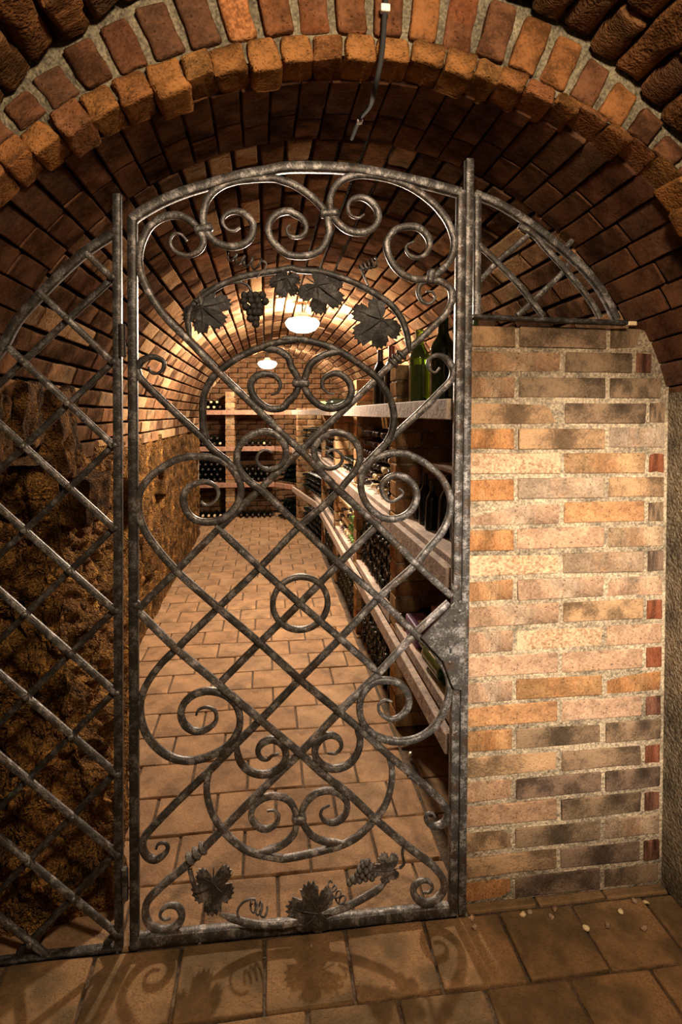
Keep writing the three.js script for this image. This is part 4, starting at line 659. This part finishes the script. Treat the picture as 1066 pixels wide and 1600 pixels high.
// the large bottles standing on the top shelf
function bigBottle(label, [x, y, z], h, w, glass, foil, lab) {
  const o = thing('wine_bottle', label, 'bottle', [x, y, z]), s = h / 0.296, sc = (g) => { const q = g.clone(); q.scale(w, s, w); return q; };
  local(o, 'glass', sc(new THREE.LatheGeometry(prof(), 32)), glass); if (foil) local(o, 'capsule', sc(new THREE.LatheGeometry([[0.0163, 0.225], [0.0153, 0.282], [0.0165, 0.285], [0.0165, 0.294], [0.013, 0.2985], [0.0001, 0.299]].map(([r, yy]) => new THREE.Vector2(r, yy)), 20)), foil);
  if (lab) { const l = new THREE.CylinderGeometry(0.0379 * w, 0.0379 * w, 0.075 * s, 24, 1, true, lab[0], lab[1]); l.translate(0, 0.1 * s, 0); local(o, 'label', l, lab[2] ?? M.paperGrey); }
  return o;
}
const TS = 1.4415;
bigBottle('bright green bottle standing on the top shelf, light shining through it', [0.515, TS, -0.7], 0.285, 1.1, M.glassGreen, null, [3.4, 1.0, M.paperGrey]);
bigBottle('large dark green bottle standing on the top shelf right behind the upper gate stile', [0.525, TS, -0.42], 0.29, 1.22, M.glassDark, null, null);
bigBottle('dark bottle at the right edge of the top shelf, mostly hidden by the gate stile', [0.56, TS, -0.22], 0.29, 1.1, M.glassDark, null, null);
bigBottle('dark bottle with a black capsule on the top shelf, left of the nearest pier', [0.535, TS, -1.62], 0.3, 1, M.bottle, M.foilDark, null);
bigBottle('dark bottle with a red-brown capsule on the top shelf beside the nearest pier', [0.555, TS, -1.42], 0.3, 1, M.bottleBrown, M.foilRed, null);
bigBottle('green capped dark bottle lying on the top shelf near the third brick pier', [0.62, TS + 0.038, -3.1], 0.296, 1, M.bottle, M.foilGreen, null).rotation.z = Math.PI / 2;
// low shelf near the gate: green bottle with a cream label, purple carton, pale box
bigBottle('green bottle with a cream label lying on the lowest shelf behind the lock plate', [0.525, 0.48 + 0.0405, -0.335], 0.3, 1.05, M.glassGreen, null, [-0.7, 2.0, M.paper]).quaternion.setFromUnitVectors(Y, new THREE.Vector3(-0.04, 0, -1).normalize());
bigBottle('darker green bottle lying beside the labelled one on the lowest shelf', [0.612, 0.48 + 0.039, -0.3], 0.3, 1, M.glassDark, null, null).quaternion.setFromUnitVectors(Y, new THREE.Vector3(-0.06, 0, -1).normalize());
bigBottle('black bottle on the lowest shelf of the nearest bay, against the nearest pier', [0.79, 0.48 + 0.039, -0.93], 0.3, 1, M.bottle, M.foilDark, null).rotation.set(0, 0, Math.PI / 2);
{
  const purple = mat([0.3, 0.15, 0.4], clayMap, null, 0, 0.45), pink = mat([0.75, 0.48, 0.5], clayMap, null, 0, 0.6);
  const c = thing('carton', 'dark purple wine carton lying on the lowest shelf near the gate', 'carton', [0.515, 0.478, -0.82]);
  local(c, 'body', rbox(0.08, 0.085, 0.17, 0.008, 0.02, 0.044, 0.06), purple); local(c, 'label', rbox(0.04, 0.002, 0.05, 0.0008, 0.025, 0.0875, 0.1), M.white);
  const d = thing('carton', 'dusky pink carton beside the dark purple one on the lowest shelf', 'carton', [0.665, 0.478, -0.76]);
  local(d, 'body', rbox(0.13, 0.12, 0.14, 0.006, 0, 0.061, 0), pink); local(d, 'flap', rbox(0.135, 0.006, 0.07, 0.002, 0, 0.124, 0.035), pink);
  const w = thing('wooden_board', 'small loose wooden board lying over the bottles on the middle shelf, nearest bay', 'board', [0.66, 1.2, -0.5]);
  local(w, 'plank', rbox(0.22, 0.016, 0.34, 0.004), M.board); local(w, 'batten', rbox(0.03, 0.02, 0.33, 0.004, 0.08, -0.0175, 0), M.board);
}
// two drinking glasses on top of the tall stack
for (const [z, side] of [[-1.48, 'right'], [-1.57, 'left']]) {
  const o = thing('drinking_glass', `${side} one of two clear drinking glasses standing on the tall bottle stack`, 'glass', [0.56, 1.32, z]);
  local(o, 'bowl', new THREE.LatheGeometry([[0.0001, 0.004], [0.02, 0.004], [0.03, 0.066], [0.031, 0.066], [0.022, 0.0005], [0.0001, 0]].map(([r, y]) => new THREE.Vector2(r, y)), 20), M.glassClear);
}

// ================================================================ LAMPS, CABLE, BITS ON THE FLOOR
function bowlLamp(label, [x, y, z], crown, cfg) {
  const o = thing('pendant_lamp', label, 'lamp', [x, y, z]);
  const glow = new THREE.MeshStandardMaterial({ color: 0xfff4e0, emissive: new THREE.Color(cfg.color), emissiveIntensity: 7, roughness: 0.5 });
  const b = local(o, 'glass_bowl', new THREE.LatheGeometry([[0.0001, -0.062], [0.05, -0.058], [0.088, -0.042], [0.112, -0.012], [0.117, 0.008], [0.1, 0.03], [0.0001, 0.034]].map(([r, v]) => new THREE.Vector2(r, v)), 28), glow); b.castShadow = false;
  local(o, 'cap', new THREE.LatheGeometry([[0.0001, 0.06], [0.035, 0.06], [0.03, 0.075], [0.0001, 0.076]].map(([r, v]) => new THREE.Vector2(r, v)), 20), M.white);
  local(o, 'canopy', new THREE.LatheGeometry([[0.0001, 0.062], [0.03, 0.06], [0.05, 0.046], [0.055, 0.036], [0.052, 0.035], [0.03, 0.054], [0.0001, 0.057]].map(([r, v]) => new THREE.Vector2(r, v)), 32), M.white);
  const h = crown - y - 0.06; if (h > 0.01) { const g = new THREE.CylinderGeometry(0.006, 0.006, h, 8); g.translate(0, 0.06 + h / 2, 0); local(o, 'cable', g, M.black); }
  const l = new THREE.PointLight(cfg.color, cfg.power, 0, 2); l.position.set(x, y + 0.022, z); l.castShadow = true; l.shadow.radius = 3; l.shadow.mapSize.set(1024, 1024); l.name = 'lamp_light'; scene.add(l);
  return o;
}
bowlLamp('nearer glowing bowl lamp under the crown of the tunnel vault', [0.166, 2.008, -2.5], 2.15, LIGHT.tunnel);
bowlLamp('farther glowing bowl lamp beyond the end of the brick vault', [-0.06, 2.003, -5.8], 2.28, LIGHT.far);
{
  const [x, y, z] = LIGHT.front.at, o = thing('ceiling_lamp', 'round glowing lamp under the brick vault in front of the gate', 'lamp', [x, y, z]);
  const g = new THREE.SphereGeometry(0.09, 20, 12), glow = new THREE.MeshStandardMaterial({ color: 0xfff4e0, emissive: new THREE.Color(LIGHT.front.color), emissiveIntensity: 10, roughness: 0.5 }), m = local(o, 'globe', g, glow); m.castShadow = false;
  local(o, 'mount', new THREE.CylinderGeometry(0.02, 0.03, 0.06, 16).translate(0, 0.11, 0), M.black);
  const l = new THREE.PointLight(LIGHT.front.color, LIGHT.front.power, 0, 2); l.position.set(x, y, z); l.castShadow = true; l.shadow.radius = 5; l.name = 'lamp_light'; scene.add(l);
}
{
  const { at, aim, color, power, angle } = LIGHT.spot, o = thing('spot_lamp', 'black spot lamp on a stand in front of the gate, turned to the brick wall', 'lamp', [at[0], 0, at[2]]), d = new THREE.Vector3(...aim).sub(new THREE.Vector3(...at)).normalize();
  const h = local(o, 'housing', new THREE.LatheGeometry([[0.0001, -0.12], [0.05, -0.11], [0.06, 0], [0.085, 0.05], [0.08, 0.05], [0.055, 0]].map(([r, y]) => new THREE.Vector2(r, y)), 24), M.black, [0, at[1], 0]); h.quaternion.setFromUnitVectors(Y, d);
  const f = local(o, 'lens', new THREE.CylinderGeometry(0.07, 0.07, 0.004, 24), new THREE.MeshStandardMaterial({ color: 0xffffff, emissive: new THREE.Color(color), emissiveIntensity: 3 }), [d.x * 0.03, at[1] + d.y * 0.03, d.z * 0.03]); f.quaternion.copy(h.quaternion); f.castShadow = false;
  local(o, 'pole', new THREE.CylinderGeometry(0.012, 0.012, at[1] - 0.05, 10).translate(0, (at[1] - 0.05) / 2, 0.0), M.black); local(o, 'foot', new THREE.CylinderGeometry(0.15, 0.16, 0.02, 24).translate(0, 0.01, 0), M.black);
  const l = new THREE.SpotLight(color, power, 0, THREE.MathUtils.degToRad(angle), 1, 2); l.position.set(at[0] + d.x * 0.07, at[1] + d.y * 0.07, at[2] + d.z * 0.07); l.target.position.set(...aim); l.castShadow = true; l.shadow.radius = 4; l.name = 'spot_light'; scene.add(l, l.target);
}
{
  const c = thing('electric_cable', 'black cable clipped to the front brick arch, running over its edge', 'cable', [0.16, 2.1, 0.35]);
  const pts = [[0.169, 2.34, 0.36], [0.167, 2.259, 0.352], [0.165, 2.235, 0.352], [0.162, 2.18, 0.352], [0.156, 2.13, 0.357], [0.15, 2.098, 0.35], [0.15, 2.088, 0.31], [0.155, 2.097, 0.247], [0.147, 2.118, 0.13], [0.146, 2.13, 0.0]].map((p) => new THREE.Vector3(...p));
  part(c, 'cable', new THREE.TubeGeometry(new THREE.CatmullRomCurve3(pts), 60, 0.0055, 8), M.black);
  part(c, 'clip', rbox(0.02, 0.016, 0.014, 0.003, 0.165, 2.237, 0.356), M.white, 'white plastic clip'); part(c, 'clip', rbox(0.014, 0.007, 0.016, 0.002, 0.147, 2.112, 0.13), M.white, 'small pale clip');
  const w = thing('wooden_peg', 'small pale wooden peg on top of the brick wall beside the iron panel', 'peg', [0.962, 1.652, -0.02]); local(w, 'peg', rbox(0.024, 0.012, 0.02, 0.002, 0, 0.006, 0), M.foilPale);
  const b = thing('foil_ball', 'small crumpled silver foil ball lying on the tunnel floor by the racks', 'foil ball', [0.5, 0, -0.76]); local(b, 'ball', block(0.022, 0.022, 0.022, 0.006, 0.004, 5, [3, 3, 3], 90).translate(0, 0.011, 0), mat([0.75, 0.73, 0.7], null, null, 0, 0.3, { metalness: 0.8 }));
  const stone = variants(0.016, 0.01, 0.013, 0.004, 0.004, 4, [3, 3, 3], 120);
  [[0.625, 0.035], [0.647, 0.03], [0.961, 0.03], [0.99, 0.04], [0.48, 0.03], [0.476, 0.06], [0.776, 0.101], [0.839, 0.099], [0.70, 0.05], [0.9, 0.06], [0.93, 0.12], [0.72, 0.03]].forEach(([x, z], i) => {
    const p = new THREE.Mesh(stone[i % 4], i % 3 ? M.pillarPale[0] : M.foilPale); p.name = numbered('pebble'); p.position.set(x, 0.004, z); p.rotation.y = i; p.userData = { label: 'small pale crumb of brick lying on the floor at the foot of the brick wall', category: 'pebble', group: 'brick crumbs at the foot of the wall' }; p.castShadow = p.receiveShadow = true; scene.add(p);
  });
}
renderer.render(scene, camera);
